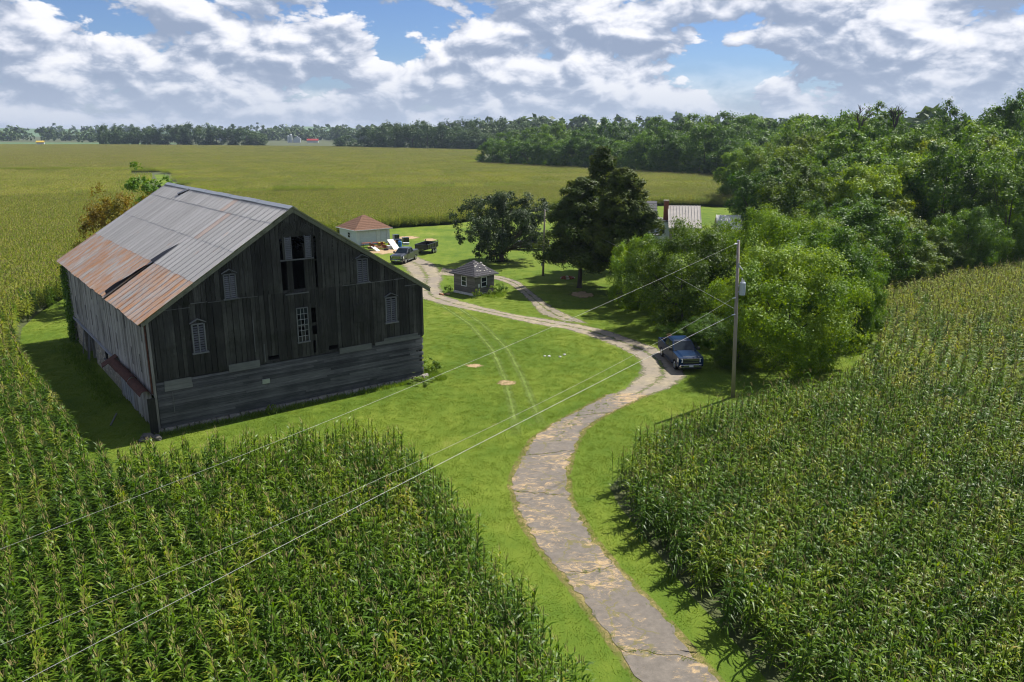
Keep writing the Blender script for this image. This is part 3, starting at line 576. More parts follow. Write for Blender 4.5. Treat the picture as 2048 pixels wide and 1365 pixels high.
def barn_side():
    g = random.Random(5)
    fr = MB()
    for y in np.linspace(0.3, BL - 0.3, 8): fr.box(0.08, 0.28, y - 0.1, y + 0.1, 0.1, EAVE - 0.25)
    for z in (2.5, 4.6, 6.9): fr.box(0.10, 0.26, 0.1, BL - 0.1, z - 0.1, z + 0.1)
    wall = fr.build('side_wall', M['grey_boards'], barn)
    vents = []
    y = 1.35; k = 0
    while y < BL - 0.7: vents += [(y, 5.55, 6.75), (y + 1.1, 3.35, 4.55)]; y += 2.25; k += 1
    win = (24.4, 25.3, 3.0, 4.2)
    y = 0.0
    marks = sorted([m for v in vents for m in (v[0] - 0.12, v[0] + 0.12)] + [win[0], win[1]])
    while y < BL - 0.02:
        n = y + g.uniform(0.24, 0.36); near = [m for m in marks if y + 0.08 < m <= n + 0.06]; n = min(near[0] if near else n, BL); mid = (y + n) / 2
        hs = [(v[1], v[2]) for v in vents if abs(v[0] - mid) < 0.12] + ([(win[2], win[3])] if win[0] < mid < win[1] else [])
        x = -0.015 - g.uniform(0, 0.02); gap = g.uniform(0.004, 0.016)
        for z0, z1 in cut_spans(2.42 + g.uniform(-0.06, 0.06), EAVE - 0.12, hs):
            MB().box(x - 0.025, x, y + gap, n - 0.002, z0, z1).build('board', M['grey_boards'], wall, fix=False)
        y = n
    for (yy, z0, z1) in vents:                                   # ladder vents: short slats in a slot
        v = MB().box(-0.07, -0.02, yy - 0.16, yy - 0.125, z0, z1).box(-0.07, -0.02, yy + 0.125, yy + 0.16, z0, z1).build('ladder_vent', M['grey_boards'], barn)
        s = MB()
        for i in range(6): z = z0 + 0.08 + (z1 - z0) * i / 6; s.hexa([(-0.055, yy - 0.11, z), (-0.055, yy + 0.11, z), (-0.045, yy + 0.11, z - 0.02), (-0.045, yy - 0.11, z - 0.02), (-0.01, yy - 0.11, z + 0.07), (-0.01, yy + 0.11, z + 0.07), (0.0, yy + 0.11, z + 0.05), (0.0, yy - 0.11, z + 0.05)])
        tag(s.build('louvers', M['louver_wood'], v), kind='stuff')
        box('shade_backing', M['black_void'], v, 0.015, 0.03, yy - 0.13, yy + 0.13, z0, z1)  # slot darkness painted as a black panel behind the slats
    w = MB().box(-0.09, -0.03, win[0] - 0.08, win[0], 2.95, 4.25).box(-0.09, -0.03, win[1], win[1] + 0.08, 2.95, 4.25).box(-0.13, -0.03, win[0] - 0.12, win[1] + 0.12, 2.86, 2.95).build('open_window', M['grey_boards'], barn)
    # ledge between boards and stone basement
    box('ledge', M['white_boards'], barn, -0.20, -0.045, 9.5, 27.0, 2.32, 2.40)
    # stone basement
    st = MB().box(0.05, 0.5, 9.3, 19.2, -0.1, 2.3).box(0.05, 0.5, 23.6, 27.2, -0.1, 2.3).build('stone_wall', M['rubble_stone'], barn)
    for _ in range(150):
        y = g.choice([g.uniform(9.5, 18.8), g.uniform(9.5, 18.8), g.uniform(23.8, 26.8)]); z = g.uniform(0.05, 1.95); a, b = g.uniform(0.18, 0.45), g.uniform(0.14, 0.28); d = g.uniform(0.01, 0.06); j = lambda: g.uniform(0, 0.05)
        if 13.8 < y < 15.2 and 1.1 < z < 2.2: continue
        MB().hexa([(0.06, y, z), (0.06, y + a, z), (0.06, y + a, z + b), (0.06, y, z + b), (0.05 - d, y + j(), z + j()), (0.05 - d, y + a - j(), z + j()), (0.05 - d, y + a - j(), z + b - j()), (0.05 - d, y + j(), z + b - j())]).build('stone', M['stone_grey'], st)
    box('hatch', M['black_void'], st, 0.0, 0.04, 14.0, 14.8, 1.45, 2.05); box('hatch_sill', M['pale_boards'], st, -0.12, 0.06, 13.9, 14.9, 1.36, 1.44)
    # doors on the ground floor
    y = 0.1
    while y < 9.2:
        n = y + g.uniform(0.22, 0.34); x = -0.10 - g.uniform(0, 0.05)
        MB().box(x - 0.03, x, y + 0.01, n, 0.06 + g.uniform(0, 0.2), 2.5).build('door_plank', M['white_boards' if 5.2 < y < 8.6 else 'grey_boards'], wall); y = n
    for i, yy in enumerate((20.2, 20.75, 22.9)):
        MB().hexa([(-0.35, yy, 0), (-0.35, yy + 0.25, 0), (-0.30, yy + 0.25, 0), (-0.30, yy, 0), (-0.02, yy + 0.1, 2.2), (-0.02, yy + 0.35, 2.2), (0.03, yy + 0.35, 2.2), (0.03, yy + 0.1, 2.2)]).build('leaning_plank', M['pale_boards'], wall)
    for yy in (27.4, 27.7, 28.0, 28.3, 28.6, 28.9): MB().box(-0.04, -0.015, yy, yy + 0.28, 0.05, 2.4).build('board', M['grey_boards'], wall)
    # rusty hood over the sliding door track
    hood = MB(); pr = []
    for i in range(9): a = math.pi * (0.05 + 0.95 * i / 8) ; pr.append((-0.42 + 0.34 * math.cos(a), 2.42 + 0.34 * math.sin(a)))
    inner = [(-0.42 + (x + 0.42) * 0.9, 2.42 + (z - 2.42) * 0.9) for x, z in reversed(pr)]
    for (a, b, dz) in ((0.35, 3.7, 0.0), (3.8, 6.8, 0.05), (6.9, 9.4, -0.03)):
        MB().prism([(x, z + dz) for x, z in pr + inner], 'y', a, b).build('track_hood', M['dark_rust'], barn)
    MB().hexa([(-1.15, 9.5, 2.15), (-1.05, 10.4, 2.2), (-0.1, 10.4, 2.75), (-0.1, 9.5, 2.75), (-1.15, 9.5, 2.19), (-1.05, 10.4, 2.24), (-0.1, 10.4, 2.79), (-0.1, 9.5, 2.79)]).build('torn_flashing', M['dark_rust'], barn)
    MB().tube([(-0.10, -0.02, 2.6), (-0.10, -0.02, 6.9)], 0.05, 8).build('downspout', M['dark_rust'], barn)
    box('hanging_door', M['dark_boards'], barn, -0.5, -0.05, -0.30, -0.22, 0.1, 2.4)
    # far walls
    for (a, b, c, d) in ((BW - 0.04, BW, 0.3, BL),): box('far_wall', M['dark_boards'], barn, a, b, c, d, 0.2, EAVE - 0.06)
    MB().prism([(0, 0.2), (BW - 0.05, 0.2), (BW - 0.05, EAVE - 0.2), (BW / 2, EAVE + RISE * BW / 2 - 0.15), (0, EAVE - 0.2)], 'y', BL - 0.04, BL).build('back_wall', M['grey_boards'], barn)
box('floor', M['dark_boards'], barn, 0.55, BW - 0.06, 0.35, BL - 0.06, 2.2, 2.3)
barn_side()
def barn_roof():
    g = random.Random(21)
    cs, sn = math.cos(math.atan(RISE)), math.sin(math.atan(RISE)); T = BW / 2 / cs
    roof = MB()                                  # purlins and rafters carry the sheets
    for i in range(11):
        t = 0.3 + (T - 0.5) * i / 10
        x, z = t * cs, EAVE + t * sn; roof.box(x - 0.06, x + 0.06, 0.05, BL - 0.1, z - 0.16, z - 0.05); roof.box(BW - x - 0.06, BW - x + 0.06, 0.05, BL - 0.1, z - 0.16, z - 0.05)
    for y in np.linspace(0.4, BL - 0.4, 14):
        roof.beam((0.2, y, EAVE - 0.2), (BW / 2, y, EAVE + T * sn - 0.35), 0.1, 0.16); roof.beam((BW - 0.2, y, EAVE - 0.2), (BW / 2, y, EAVE + T * sn - 0.35), 0.1, 0.16)
    roof = roof.build('roof', M['dark_boards'], barn)
    def P(side, t, y, h):
        x, z = t * cs - h * sn, EAVE + t * sn + h * cs
        return (x if side == 0 else BW - x, y, z)
    def sheet_mesh(side, t0, t1, y0, y1, mat, lift=0.0, name='roof_sheet', warp=0.0):
        n = 3; V = []; F = []; ys = []
        for i in range(n):
            w = (y1 - y0) / n; b = y0 + i * w; ys += [(b, 0.065), (b + 0.03, 0.065), (b + 0.06, 0.0), (b + w - 0.03, 0.0)]
        ys.append((y1 + 0.02, 0.068))
        for yv, h in ys:
            V.append(P(side, t0, yv, h + lift)); V.append(P(side, t1, yv, h + lift * 0.2 + 0.002))
        for i in range(len(ys) - 1): F.append((2 * i, 2 * i + 2, 2 * i + 3, 2 * i + 1))
        o = link(name, mesh_np(name, V, F), mat, roof); return o
    rows = [(-0.55, 3.55), (3.45, 6.60), (6.50, 9.55), (9.45, T + 0.03)]
    W = 0.93; y = -0.32; c = 0
    while y < BL + 0.25:
        y1 = min(y + W, BL + 0.35)
        for r, (t0, t1) in enumerate(rows):
            mat = M['roof_rust'] if r == 0 else M['roof_metal']
            ta = t0 + g.uniform(-0.03, 0.03) - (0.0 if r else 0.02 * math.sin(y))
            if c == 10 and r == 0: sheet_mesh(0, ta, t1, y + 0.46, y1, mat, 0.004); continue
            if c == 4 and r == 3: t1x = t1
            sheet_mesh(0, ta, t1, y, y1, mat, 0.008 * r + g.uniform(0, 0.01))
        sheet_mesh(1, -0.72, T + 0.02, y, y1, M['roof_metal'])
        y = y1; c += 1
    y0 = -0.32 + 10 * W
    # the torn sheet: peeled up along its far edge and folded over, its neighbour lifted
    V = []; F = []; nt_, ns = 9, 6
    for i in range(nt_):
        t = -0.30 + 4.0 * i / (nt_ - 1); curl = 0.45 - 0.42 * (i / (nt_ - 1)) ** 1.3; wv = 0.08 * math.sin(i * 2.3)
        for j in range(ns):
            s = j / (ns - 1); a = curl * 2.35 * s; rr = W * 0.60
            V.append(P(0, t + 0.25 * s * curl + wv * s, y0 + W * 0.98 + (1 - 0) * (-rr * (math.sin(a) / max(a, 0.05) * s) if a < 9 else 0) * (1 - 0.0) + 0.9 * curl * s * 0.5, 0.05 + rr * s * (1 - math.cos(a)) / max(a, 0.05) * 1.2 + 0.03 * math.sin(i * 1.7 + j)))
    for i in range(nt_ - 1):
        for j in range(ns - 1): F.append((i * ns + j, (i + 1) * ns + j, (i + 1) * ns + j + 1, i * ns + j + 1))
    link('torn_sheet', mesh_np('torn_sheet', V, F), M['tonneau'], roof)
    V = [P(0, 3.4, y0 + 0.05, 0.10), P(0, 5.7, y0 + W * 0.3, 0.06), P(0, 3.4, y0 + 0.42, 0.28), P(0, 4.4, y0 + 0.50, 0.20)]
    link('torn_sheet', mesh_np('torn_sheet', V, [(0, 2, 3, 1)]), M['black_paint'], roof)
    # bent lifted sheet near the ridge, coloured black to stand for the dark hole
    MB().hexa([P(0, 10.0, 22.2, 0.05), P(0, 10.1, 22.7, 0.05), P(0, 11.0, 22.0, 0.05), P(0, 10.9, 21.5, 0.05), P(0, 10.0, 22.2, 0.22), P(0, 10.1, 22.7, 0.22), P(0, 11.0, 22.0, 0.12), P(0, 10.9, 21.5, 0.12)]).build('roof_flap', M['black_paint'], roof)
    # ridge cap in lengths
    y = -0.35
    while y < BL + 0.3:
        y1 = min(y + 3.0, BL + 0.4); z = EAVE + T * sn + 0.06 + g.uniform(-0.01, 0.03); x = BW / 2
        MB().hexa([(x - 0.28, y, z - 0.14), (x - 0.28, y1, z - 0.14), (x, y1, z + 0.03), (x, y, z + 0.03), (x - 0.28, y, z - 0.11), (x - 0.28, y1, z - 0.11), (x, y1, z + 0.06), (x, y, z + 0.06)]).build('ridge_cap', M['steel_grey'], roof)
        MB().hexa([(x + 0.28, y, z - 0.14), (x + 0.28, y1, z - 0.14), (x, y1, z + 0.03), (x, y, z + 0.03), (x + 0.28, y, z - 0.11), (x + 0.28, y1, z - 0.11), (x, y1, z + 0.06), (x, y, z + 0.06)]).build('ridge_cap', M['steel_grey'], roof)
        y = y1 - 0.02
    MB().box(-0.36, -0.30, -0.2, BL, EAVE - 0.42, EAVE - 0.25).build('eave_board', M['dark_boards'], roof)
barn_roof()
def local_to_world(x, y, z=0.0):
    c, s = math.cos(BA), math.sin(BA); return (-21.69 + c * x - s * y, 45.86 + s * x + c * y, z)

# ------------------------------------------------------------------ rocks
def rock(name, x, y, r, mat, seed, zs=0.7, parent=None):
    g = np.random.default_rng(seed); bm = bmesh.new(); bmesh.ops.create_icosphere(bm, subdivisions=2, radius=r)
    for v in bm.verts:
        n = v.co.normalized(); k = 1 + 0.22 * math.sin(3.1 * n.x + seed) * math.cos(2.7 * n.y + 1.3 * seed) + g.normal(0, 0.05); v.co = n * r * k; v.co.z = max(v.co.z * zs, -r * 0.35)
    me = bpy.data.meshes.new(name); bm.to_mesh(me); bm.free(); o = link(name, me, mat, parent); o.location = (x, y, r * 0.3); return o
pile = empty('stone_pile', local_to_world(-0.35, -0.75)); tag(pile, 'small heap of fallen grey stones at the near corner of the barn', 'stone pile')
for i in range(9):
    rock('stone', rnd.uniform(-0.9, 0.9), rnd.uniform(-0.6, 0.6), rnd.uniform(0.14, 0.30), M['rock_dark'], i, parent=pile)
for i, (x, y, r) in enumerate(((2.7, 63.2, 0.11), (3.05, 63.1, 0.14), (3.95, 62.95, 0.12), (4.35, 63.6, 0.13))):
    tag(rock('white_stone', x, y, r, M['stone_white'], 40 + i), ['smallest white stone lying on the lawn, first of four from the barn side', 'flat white stone on the lawn, second of four from the barn side', 'white stone on the lawn, third of four from the barn side', 'white stone on the lawn lying closest to the blue pickup'][i], 'stone', 'white stones on the lawn')
pk = MB().beam(local_to_world(-1.3, 5.4, 0.05), local_to_world(-2.1, 3.2, 0.06), 0.08, 0.05).build('fallen_plank', M['pale_boards']); tag(pk, 'thin grey plank lying in the shaded grass beside the barn doors', 'plank')

# ------------------------------------------------------------------ corn
def corn_plant(g, hi=True, far=False):
    """returns verts, quad faces, material index (0 leaf, 1 stalk, 2 tassel)"""
    V = []; F = []; Mi = []
    H = g.uniform(1.9, 2.4)
    def quadstrip(c, half, mi):
        b = len(V)
        for (p, s) in zip(c, half):
            V.append((p[0] - s[0], p[1] - s[1], p[2] - s[2])); V.append((p[0] + s[0], p[1] + s[1], p[2] + s[2]))
        for i in range(len(c) - 1): F.append((b + 2 * i, b + 2 * i + 1, b + 2 * i + 3, b + 2 * i + 2)); Mi.append(mi)
    lx, ly = g.normal(0, 0.06), g.normal(0, 0.06)
    a0 = g.uniform(0, math.pi)
    if not far:
        for a in ((0.012, 0), (0, 0.012)): quadstrip([(0, 0, 0), (lx * .5, ly * .5, H * .5), (lx, ly, H)], [(a[0], a[1], 0)] * 3, 1)
    n = 14 if hi else (9 if not far else 6)
    for i in range(n):
        f = i / (n - 1); z = H * (0.14 + 0.80 * f) if hi else H * (0.30 + 0.64 * f)
        a = a0 + math.pi * (i % 2) + g.normal(0, 0.55); L = g.uniform(0.54, 0.88) * (1.0 - 0.30 * f ** 3); up = 0.75 + 0.52 * f + g.normal(0, 0.16)
        w = (0.036 if hi else (0.046 if not far else 0.075)) * g.uniform(0.8, 1.15)
        cx, cz = math.cos(a), math.sin(a); px, py = lx * z / H, ly * z / H
        pts = []; hs = []; ts = (0, .30, .62, 1.0) if hi else (0, .45, 1.0); dr = g.uniform(0.55, 1.0) - 0.32 * f * g.random()
        tw = g.normal(0, 0.5)
        for k, t in enumerate(ts):
            r = L * t * max(math.cos(up), 0.05) ** 0.3 * (0.55 + 0.45 * t) + 0.02; zz = z + L * (math.sin(up) * t - dr * t * t * 1.15)
            pts.append((px + cx * r, py + cz * r, zz)); ww = w * (0.7, 1.0, 0.85, 0.08)[k] if hi else w * (0.75, 1.0, 0.12)[k]
            q = tw * t; hs.append((-cz * ww * math.cos(q), cx * ww * math.cos(q), ww * math.sin(q)))
        quadstrip(pts, hs, 0)
    for i in range(4 if hi else 2):
        a = g.uniform(0, 6.28); s = g.uniform(0.03, 0.18); h = g.uniform(0.12, 0.27); w = 0.007 if hi else (0.014 if not far else 0.022)
        quadstrip([(lx, ly, H - 0.02), (lx + math.cos(a) * s, ly + math.sin(a) * s, H + h)], [(-math.sin(a) * w, math.cos(a) * w, 0)] * 2, 2)
    return V, F, Mi
def merge(parts):
    V, F, Mi = [], [], []
    for (v, f, m), (x, y, s) in parts:
        b = len(V); V += [(p[0] * s + x, p[1] * s + y, p[2] * s) for p in v]; F += [tuple(i + b for i in q) for q in f]; Mi += m
    return V, F, Mi
def lib(name, data, mats):
    V, F, Mi = data; me = mesh_np(name, V, F, Mi)
    for m in mats: me.materials.append(m)
    return me
CM = [M['corn_leaf'], M['corn_stalk'], M['corn_tassel']]; CMF = [M['corn_leaf_far'], M['corn_stalk'], M['corn_tassel_far']]
cg = np.random.default_rng(5); SEG = 2.0; ROW = 0.76
def library(name, meshes):
    c = bpy.data.collections.new(name)
    for i, me in enumerate(meshes):
        o = bpy.data.objects.new(f'{name}_{i:02d}', me); c.objects.link(o)
    return c
def seg_mesh(hi, n):
    return lib('corn_row', merge([(corn_plant(cg, hi), (SEG * (k + 0.5) / n - SEG / 2 + cg.normal(0, 0.06), cg.normal(0, 0.06), cg.uniform(0.80, 1.12))) for k in range(n)]), CM if hi else CMF)
C_HI = library('corn_row_fine', [seg_mesh(True, 13) for _ in range(8)])
C_MID = library('corn_row_plain', [seg_mesh(False, 12) for _ in range(5)])
PATCH = 9.12
def patch_mesh():
    P = []
    for r in range(12):
        for k in range(30): P.append((corn_plant(cg, False, True), ((k + 0.5) / 30 * PATCH - PATCH / 2 + cg.normal(0, 0.05), (r + 0.5) * ROW - PATCH / 2 + cg.normal(0, 0.05), cg.uniform(0.85, 1.08))))
    return lib('corn_block', merge(P), CMF)
C_FAR = library('corn_block', [patch_mesh() for _ in range(3)])

def scatter(name, pts, rot, scl, idx, coll):
    me = bpy.data.meshes.new(name); pts = np.asarray(pts, np.float32); me.vertices.add(len(pts)); me.vertices.foreach_set('co', pts.ravel())
    for nm, ty, arr, key in (('rot', 'FLOAT_VECTOR', rot, 'vector'), ('scl', 'FLOAT_VECTOR', scl, 'vector')):
        a = me.attributes.new(nm, ty, 'POINT'); a.data.foreach_set(key, np.asarray(arr, np.float32).ravel())
    a = me.attributes.new('pick', 'INT', 'POINT'); a.data.foreach_set('value', np.asarray(idx, np.int32))
    o = link(name, me)
    ng = bpy.data.node_groups.new(name, 'GeometryNodeTree'); ng.interface.new_socket('Geometry', in_out='INPUT', socket_type='NodeSocketGeometry'); ng.interface.new_socket('Geometry', in_out='OUTPUT', socket_type='NodeSocketGeometry')
    gi = ng.nodes.new('NodeGroupInput'); go = ng.nodes.new('NodeGroupOutput')
    ci = ng.nodes.new('GeometryNodeCollectionInfo'); ci.inputs['Collection'].default_value = coll; ci.inputs['Separate Children'].default_value = True; ci.inputs['Reset Children'].default_value = True
    ip = ng.nodes.new('GeometryNodeInstanceOnPoints'); ip.inputs['Pick Instance'].default_value = True
    def at(n, t): q = ng.nodes.new('GeometryNodeInputNamedAttribute'); q.data_type = t; q.inputs['Name'].default_value = n; return q.outputs['Attribute']
    L = ng.links.new
    L(gi.outputs[0], ip.inputs['Points']); L(ci.outputs[0], ip.inputs['Instance']); L(at('pick', 'INT'), ip.inputs['Instance Index']); L(at('rot', 'FLOAT_VECTOR'), ip.inputs['Rotation']); L(at('scl', 'FLOAT_VECTOR'), ip.inputs['Scale'])
    L(ip.outputs[0], go.inputs[0])
    md = o.modifiers.new('scatter', 'NODES'); md.node_group = ng
    return o
def inside(P, poly):
    x, y = P[:, 0], P[:, 1]; r = np.zeros(len(P), bool); n = len(poly)
    for i in range(n):
        x0, y0 = poly[i]; x1, y1 = poly[(i + 1) % n]
        if y0 == y1: continue
        c = ((y0 > y) != (y1 > y)) & (x < (x1 - x0) * (y - y0) / (y1 - y0) + x0); r ^= c
    return r
def in_view(P, m=6.0, h=2.3):
    """keep what the lens (plus a generous margin) can see, and what can shade it"""
    x, y = P[:, 0], P[:, 1]; zc = y * 0.967 + (CAM_H - h) * 0.2553
    return (np.abs(x) < zc * 0.643 * 1.10 + m) & (y > 18.5)
def resample(P, step):
    P = np.array(P, float); d = np.r_[0, np.cumsum(np.hypot(*np.diff(P, axis=0).T))]; n = int(d[-1] / step); t = np.arange(n) * step
    Q = np.c_[np.interp(t, d, P[:, 0]), np.interp(t, d, P[:, 1])]; k = int(16 / step) | 1; ker = np.hanning(k + 2)[1:-1]; ker /= ker.sum(); pad = k // 2
    for a in range(2):
        e = np.r_[2 * Q[0, a] - Q[pad:0:-1, a], Q[:, a], 2 * Q[-1, a] - Q[-2:-pad - 2:-1, a]]; Q[:, a] = np.convolve(e, ker, 'valid')
    return Q
def rows(guide, offs, poly, rmax, seed):
    g = np.random.default_rng(seed); G = resample(guide, 0.5); T = np.gradient(G, axis=0); T /= np.linalg.norm(T, axis=1)[:, None]; Nn = np.c_[-T[:, 1], T[:, 0]]
    pts, ang = [], []
    for o in offs:
        Q = G + Nn * o; seg = np.gradient(Q, axis=0); ok = (seg * T).sum(1) > 0.05
        d = np.r_[0, np.cumsum(np.hypot(*np.diff(Q, axis=0).T))]; t = np.arange(g.uniform(0, SEG), d[-1], SEG)
        i = np.clip(np.searchsorted(d, t), 0, len(Q) - 1); i = i[ok[i]]; pts.append(Q[i]); ang.append(np.arctan2(T[i, 1], T[i, 0]))
    P = np.concatenate(pts); A = np.concatenate(ang)
    D = np.c_[np.cos(A), np.sin(A)] * 0.40
    k = inside(P, poly) & inside(P + D, poly) & inside(P - D, poly) & in_view(P) & (np.hypot(P[:, 0], P[:, 1]) < rmax); return P[k], A[k]
def plant_rows(name, label, P, A, seed, near=75.0):
    g = np.random.default_rng(seed); n = len(P); d = np.hypot(P[:, 0], P[:, 1]); flip = g.random(n) < 0.5
    idx = np.where(d + g.normal(0, 14, n) < near, g.integers(0, 8, n), 8 + g.integers(0, 5, n))
    rot = np.c_[np.zeros(n), np.zeros(n), A + flip * math.pi + g.normal(0, 0.02, n)]; s = g.uniform(0.93, 1.06, n)
    o = scatter(name, np.c_[P, np.zeros(n)], rot, np.c_[np.ones(n), g.uniform(.9, 1.1, n), s], idx, C_ALL); tag(o, label, 'corn field', kind='stuff'); return o
C_ALL = library('corn_row', [o.data for o in C_HI.objects] + [o.data for o in C_MID.objects])
RM = 245.0
GUIDE_L = [(2, -6), (-2.5, 5), (-8.5, 17), (-14.5, 27), (-22.5, 38.8), (-30.5, 49.6), (-36.5, 56.7), (-43.8, 67.5), (-47.0, 73), (-50, 79.7), (-52, 88.8), (-56, 105), (-65, 135), (-80, 178), (-100, 226), (-128, 285), (-156, 345)]
polyL = [(-400, 345)] + list(reversed(FL)) + FA + [(3.9, 5), (-400, 5)]
P1, A1 = rows(GUIDE_L, np.arange(-40, 260) * ROW, polyL, RM, 1)
GUIDE_R = [(-40, 10), (-24, 20), (-8, 30), (5, 38.5), (13.7, 44.5), (20, 49), (25.5, 55), (30.5, 63), (34, 70), (38, 80), (46, 98), (60, 125)]
polyR = FR + [(140, 112), (140, 5), (12.0, 5)]
P2, A2 = rows(GUIDE_R, np.arange(-150, 45) * ROW, polyR, RM, 2)
GUIDE_B = [(-170, 150), (-60, 150), (20, 178), (120, 190), (200, 170)]
polyB = FB + [(95, 300), (60, 330), (20, 392), (-14, 427), (-24, 430), (-24, 720), (-172, 860), (-420, 960), (-420, 366), (-152, 366)]
P3, A3 = rows(GUIDE_B, np.arange(-120, 90) * ROW, polyB, RM, 3)
# the 300 plants that show largest are plants of their own: the front ends of the rows along the lower edge of the picture
def nearest_cut(P, n_seg):
    key = P[:, 1] * 1.0 + np.where(np.abs(P[:, 0]) > P[:, 1] * 0.68, 99, 0) + np.where(P[:, 1] < 20.6, 99, 0)
    return np.argsort(key)[:n_seg]
k1 = nearest_cut(P1, 15); k2 = nearest_cut(P2, 15)
plants = [lib('corn_plant', (lambda d: ([v for v in d[0]], [f for f, m in zip(d[1], d[2]) if m != 2], [m for m in d[2] if m != 2]))(dd), CM) for dd in [corn_plant(cg, True) for _ in range(6)]]
tass = []
for _ in range(4):
    d = corn_plant(cg, True); F = [f for f, m in zip(d[1], d[2]) if m == 2]; me = mesh_np('tassel', d[0], F); me.materials.append(M['corn_tassel']); bm = bmesh.new(); bm.from_mesh(me); bmesh.ops.delete(bm, geom=[v for v in bm.verts if not v.link_faces], context='VERTS'); bm.to_mesh(me); bm.free(); tass.append(me)
for P, A, kk, lab, grp in ((P1, A1, k1, 'green tasselled corn stalk in front of the barn, along the lower picture edge', 'corn stalks at the near end of the barn field'), (P2, A2, k2, 'green tasselled corn stalk right of the driveway, along the lower picture edge', 'corn stalks at the near end of the driveway field')):
    for i in kk:
        for q in range(10):
            t = SEG * ((q + 0.5) / 10 - 0.5); x = P[i, 0] + math.cos(A[i]) * t + rnd.gauss(0, 0.03); y = P[i, 1] + math.sin(A[i]) * t + rnd.gauss(0, 0.03)
            o = link('corn_plant', rnd.choice(plants), loc=(x, y, 0), rz=rnd.uniform(0, 6.28)); s = rnd.uniform(0.88, 1.07); o.scale = (s, s, s)
            tag(o, lab, 'corn plant', grp); link('tassel', rnd.choice(tass), parent=o)
keep1 = np.ones(len(P1), bool); keep1[k1] = False; keep2 = np.ones(len(P2), bool); keep2[k2] = False
plant_rows('corn_crop', 'tall green corn filling the field around the front and open side of the barn', P1[keep1], A1[keep1], 11)
plant_rows('corn_crop', 'tall green corn filling the field between the driveway, the woods edge and the lower picture corner', P2[keep2], A2[keep2], 12)
o_b = plant_rows('corn_crop', 'wall of green corn behind the white garage and the house', P3, A3, 13)
def lane_clear(P):
    L = resample(FL, 3.0); L = L[L[:, 1] > 150]; return np.min(np.hypot(P[:, None, 0] - L[None, :, 0] - 2.0, P[:, None, 1] - L[None, :, 1]), axis=1) > 7.4
def far_blocks():
    g = np.random.default_rng(9); th = R(24); c, s = math.cos(th), math.sin(th); out = []
    for poly, th in ((polyL, R(112)), (polyB, R(8)), ([(-640, 366), (-160, 366), (-420, 960), (-500, 1000), (-900, 1005)], R(105))):
        c, s = math.cos(th), math.sin(th); i = np.arange(-130, 130); X, Y = np.meshgrid(i * PATCH, i * PATCH); P = np.c_[(X * c - Y * s).ravel(), (X * s + Y * c).ravel()]; P += np.array([0, 420.0])
        d = np.hypot(P[:, 0], P[:, 1]); k = inside(P, poly) & in_view(P, 10) & (d > RM + 1.0) & lane_clear(P); P = P[k]; n = len(P); out.append((P, np.full(n, th) + math.pi * (g.random(n) < 0.5)))
    P = np.concatenate([o[0] for o in out]); A = np.concatenate([o[1] for o in out]); n = len(P)
    o = scatter('corn_crop', np.c_[P, np.zeros(n)], np.c_[np.zeros(n), np.zeros(n), A], np.c_[np.ones(n) * 1.01, np.ones(n) * 1.01, g.uniform(0.92, 1.05, n)], g.integers(0, 3, n), C_FAR)
    tag(o, 'vast yellowing corn field stretching from behind the barn to the far tree line', 'corn field', kind='stuff')
far_blocks()

# ------------------------------------------------------------------ lawn grass tufts and weeds
def tuft_mesh(g, n, h, r):
    V = []; F = []
    for _ in range(n):
        x, y = g.normal(0, r, 2); a = g.uniform(0, 6.28); w = g.uniform(0.008, 0.016) * (1 + h * 2); l = h * g.uniform(0.6, 1.2); tx, ty = g.normal(0, 0.5 * l, 2); b = len(V)
        V += [(x - math.cos(a) * w, y - math.sin(a) * w, 0), (x + math.cos(a) * w, y + math.sin(a) * w, 0), (x + tx, y + ty, l)]; F.append((b, b + 1, b + 2))
    return V, F
def tuft_lib(name, mat, n, h, r, k=4):
    ms = []
    for i in range(k):
        me = mesh_np(name, *tuft_mesh(cg, n, h, r)); me.materials.append(mat); ms.append(me)
    return library(name, ms)
T_LAWN = tuft_lib('lawn_tuft', M['grass_blade'], 16, 0.045, 0.17); T_WEED = tuft_lib('weed_tuft', M['weed_green'], 14, 0.22, 0.12)
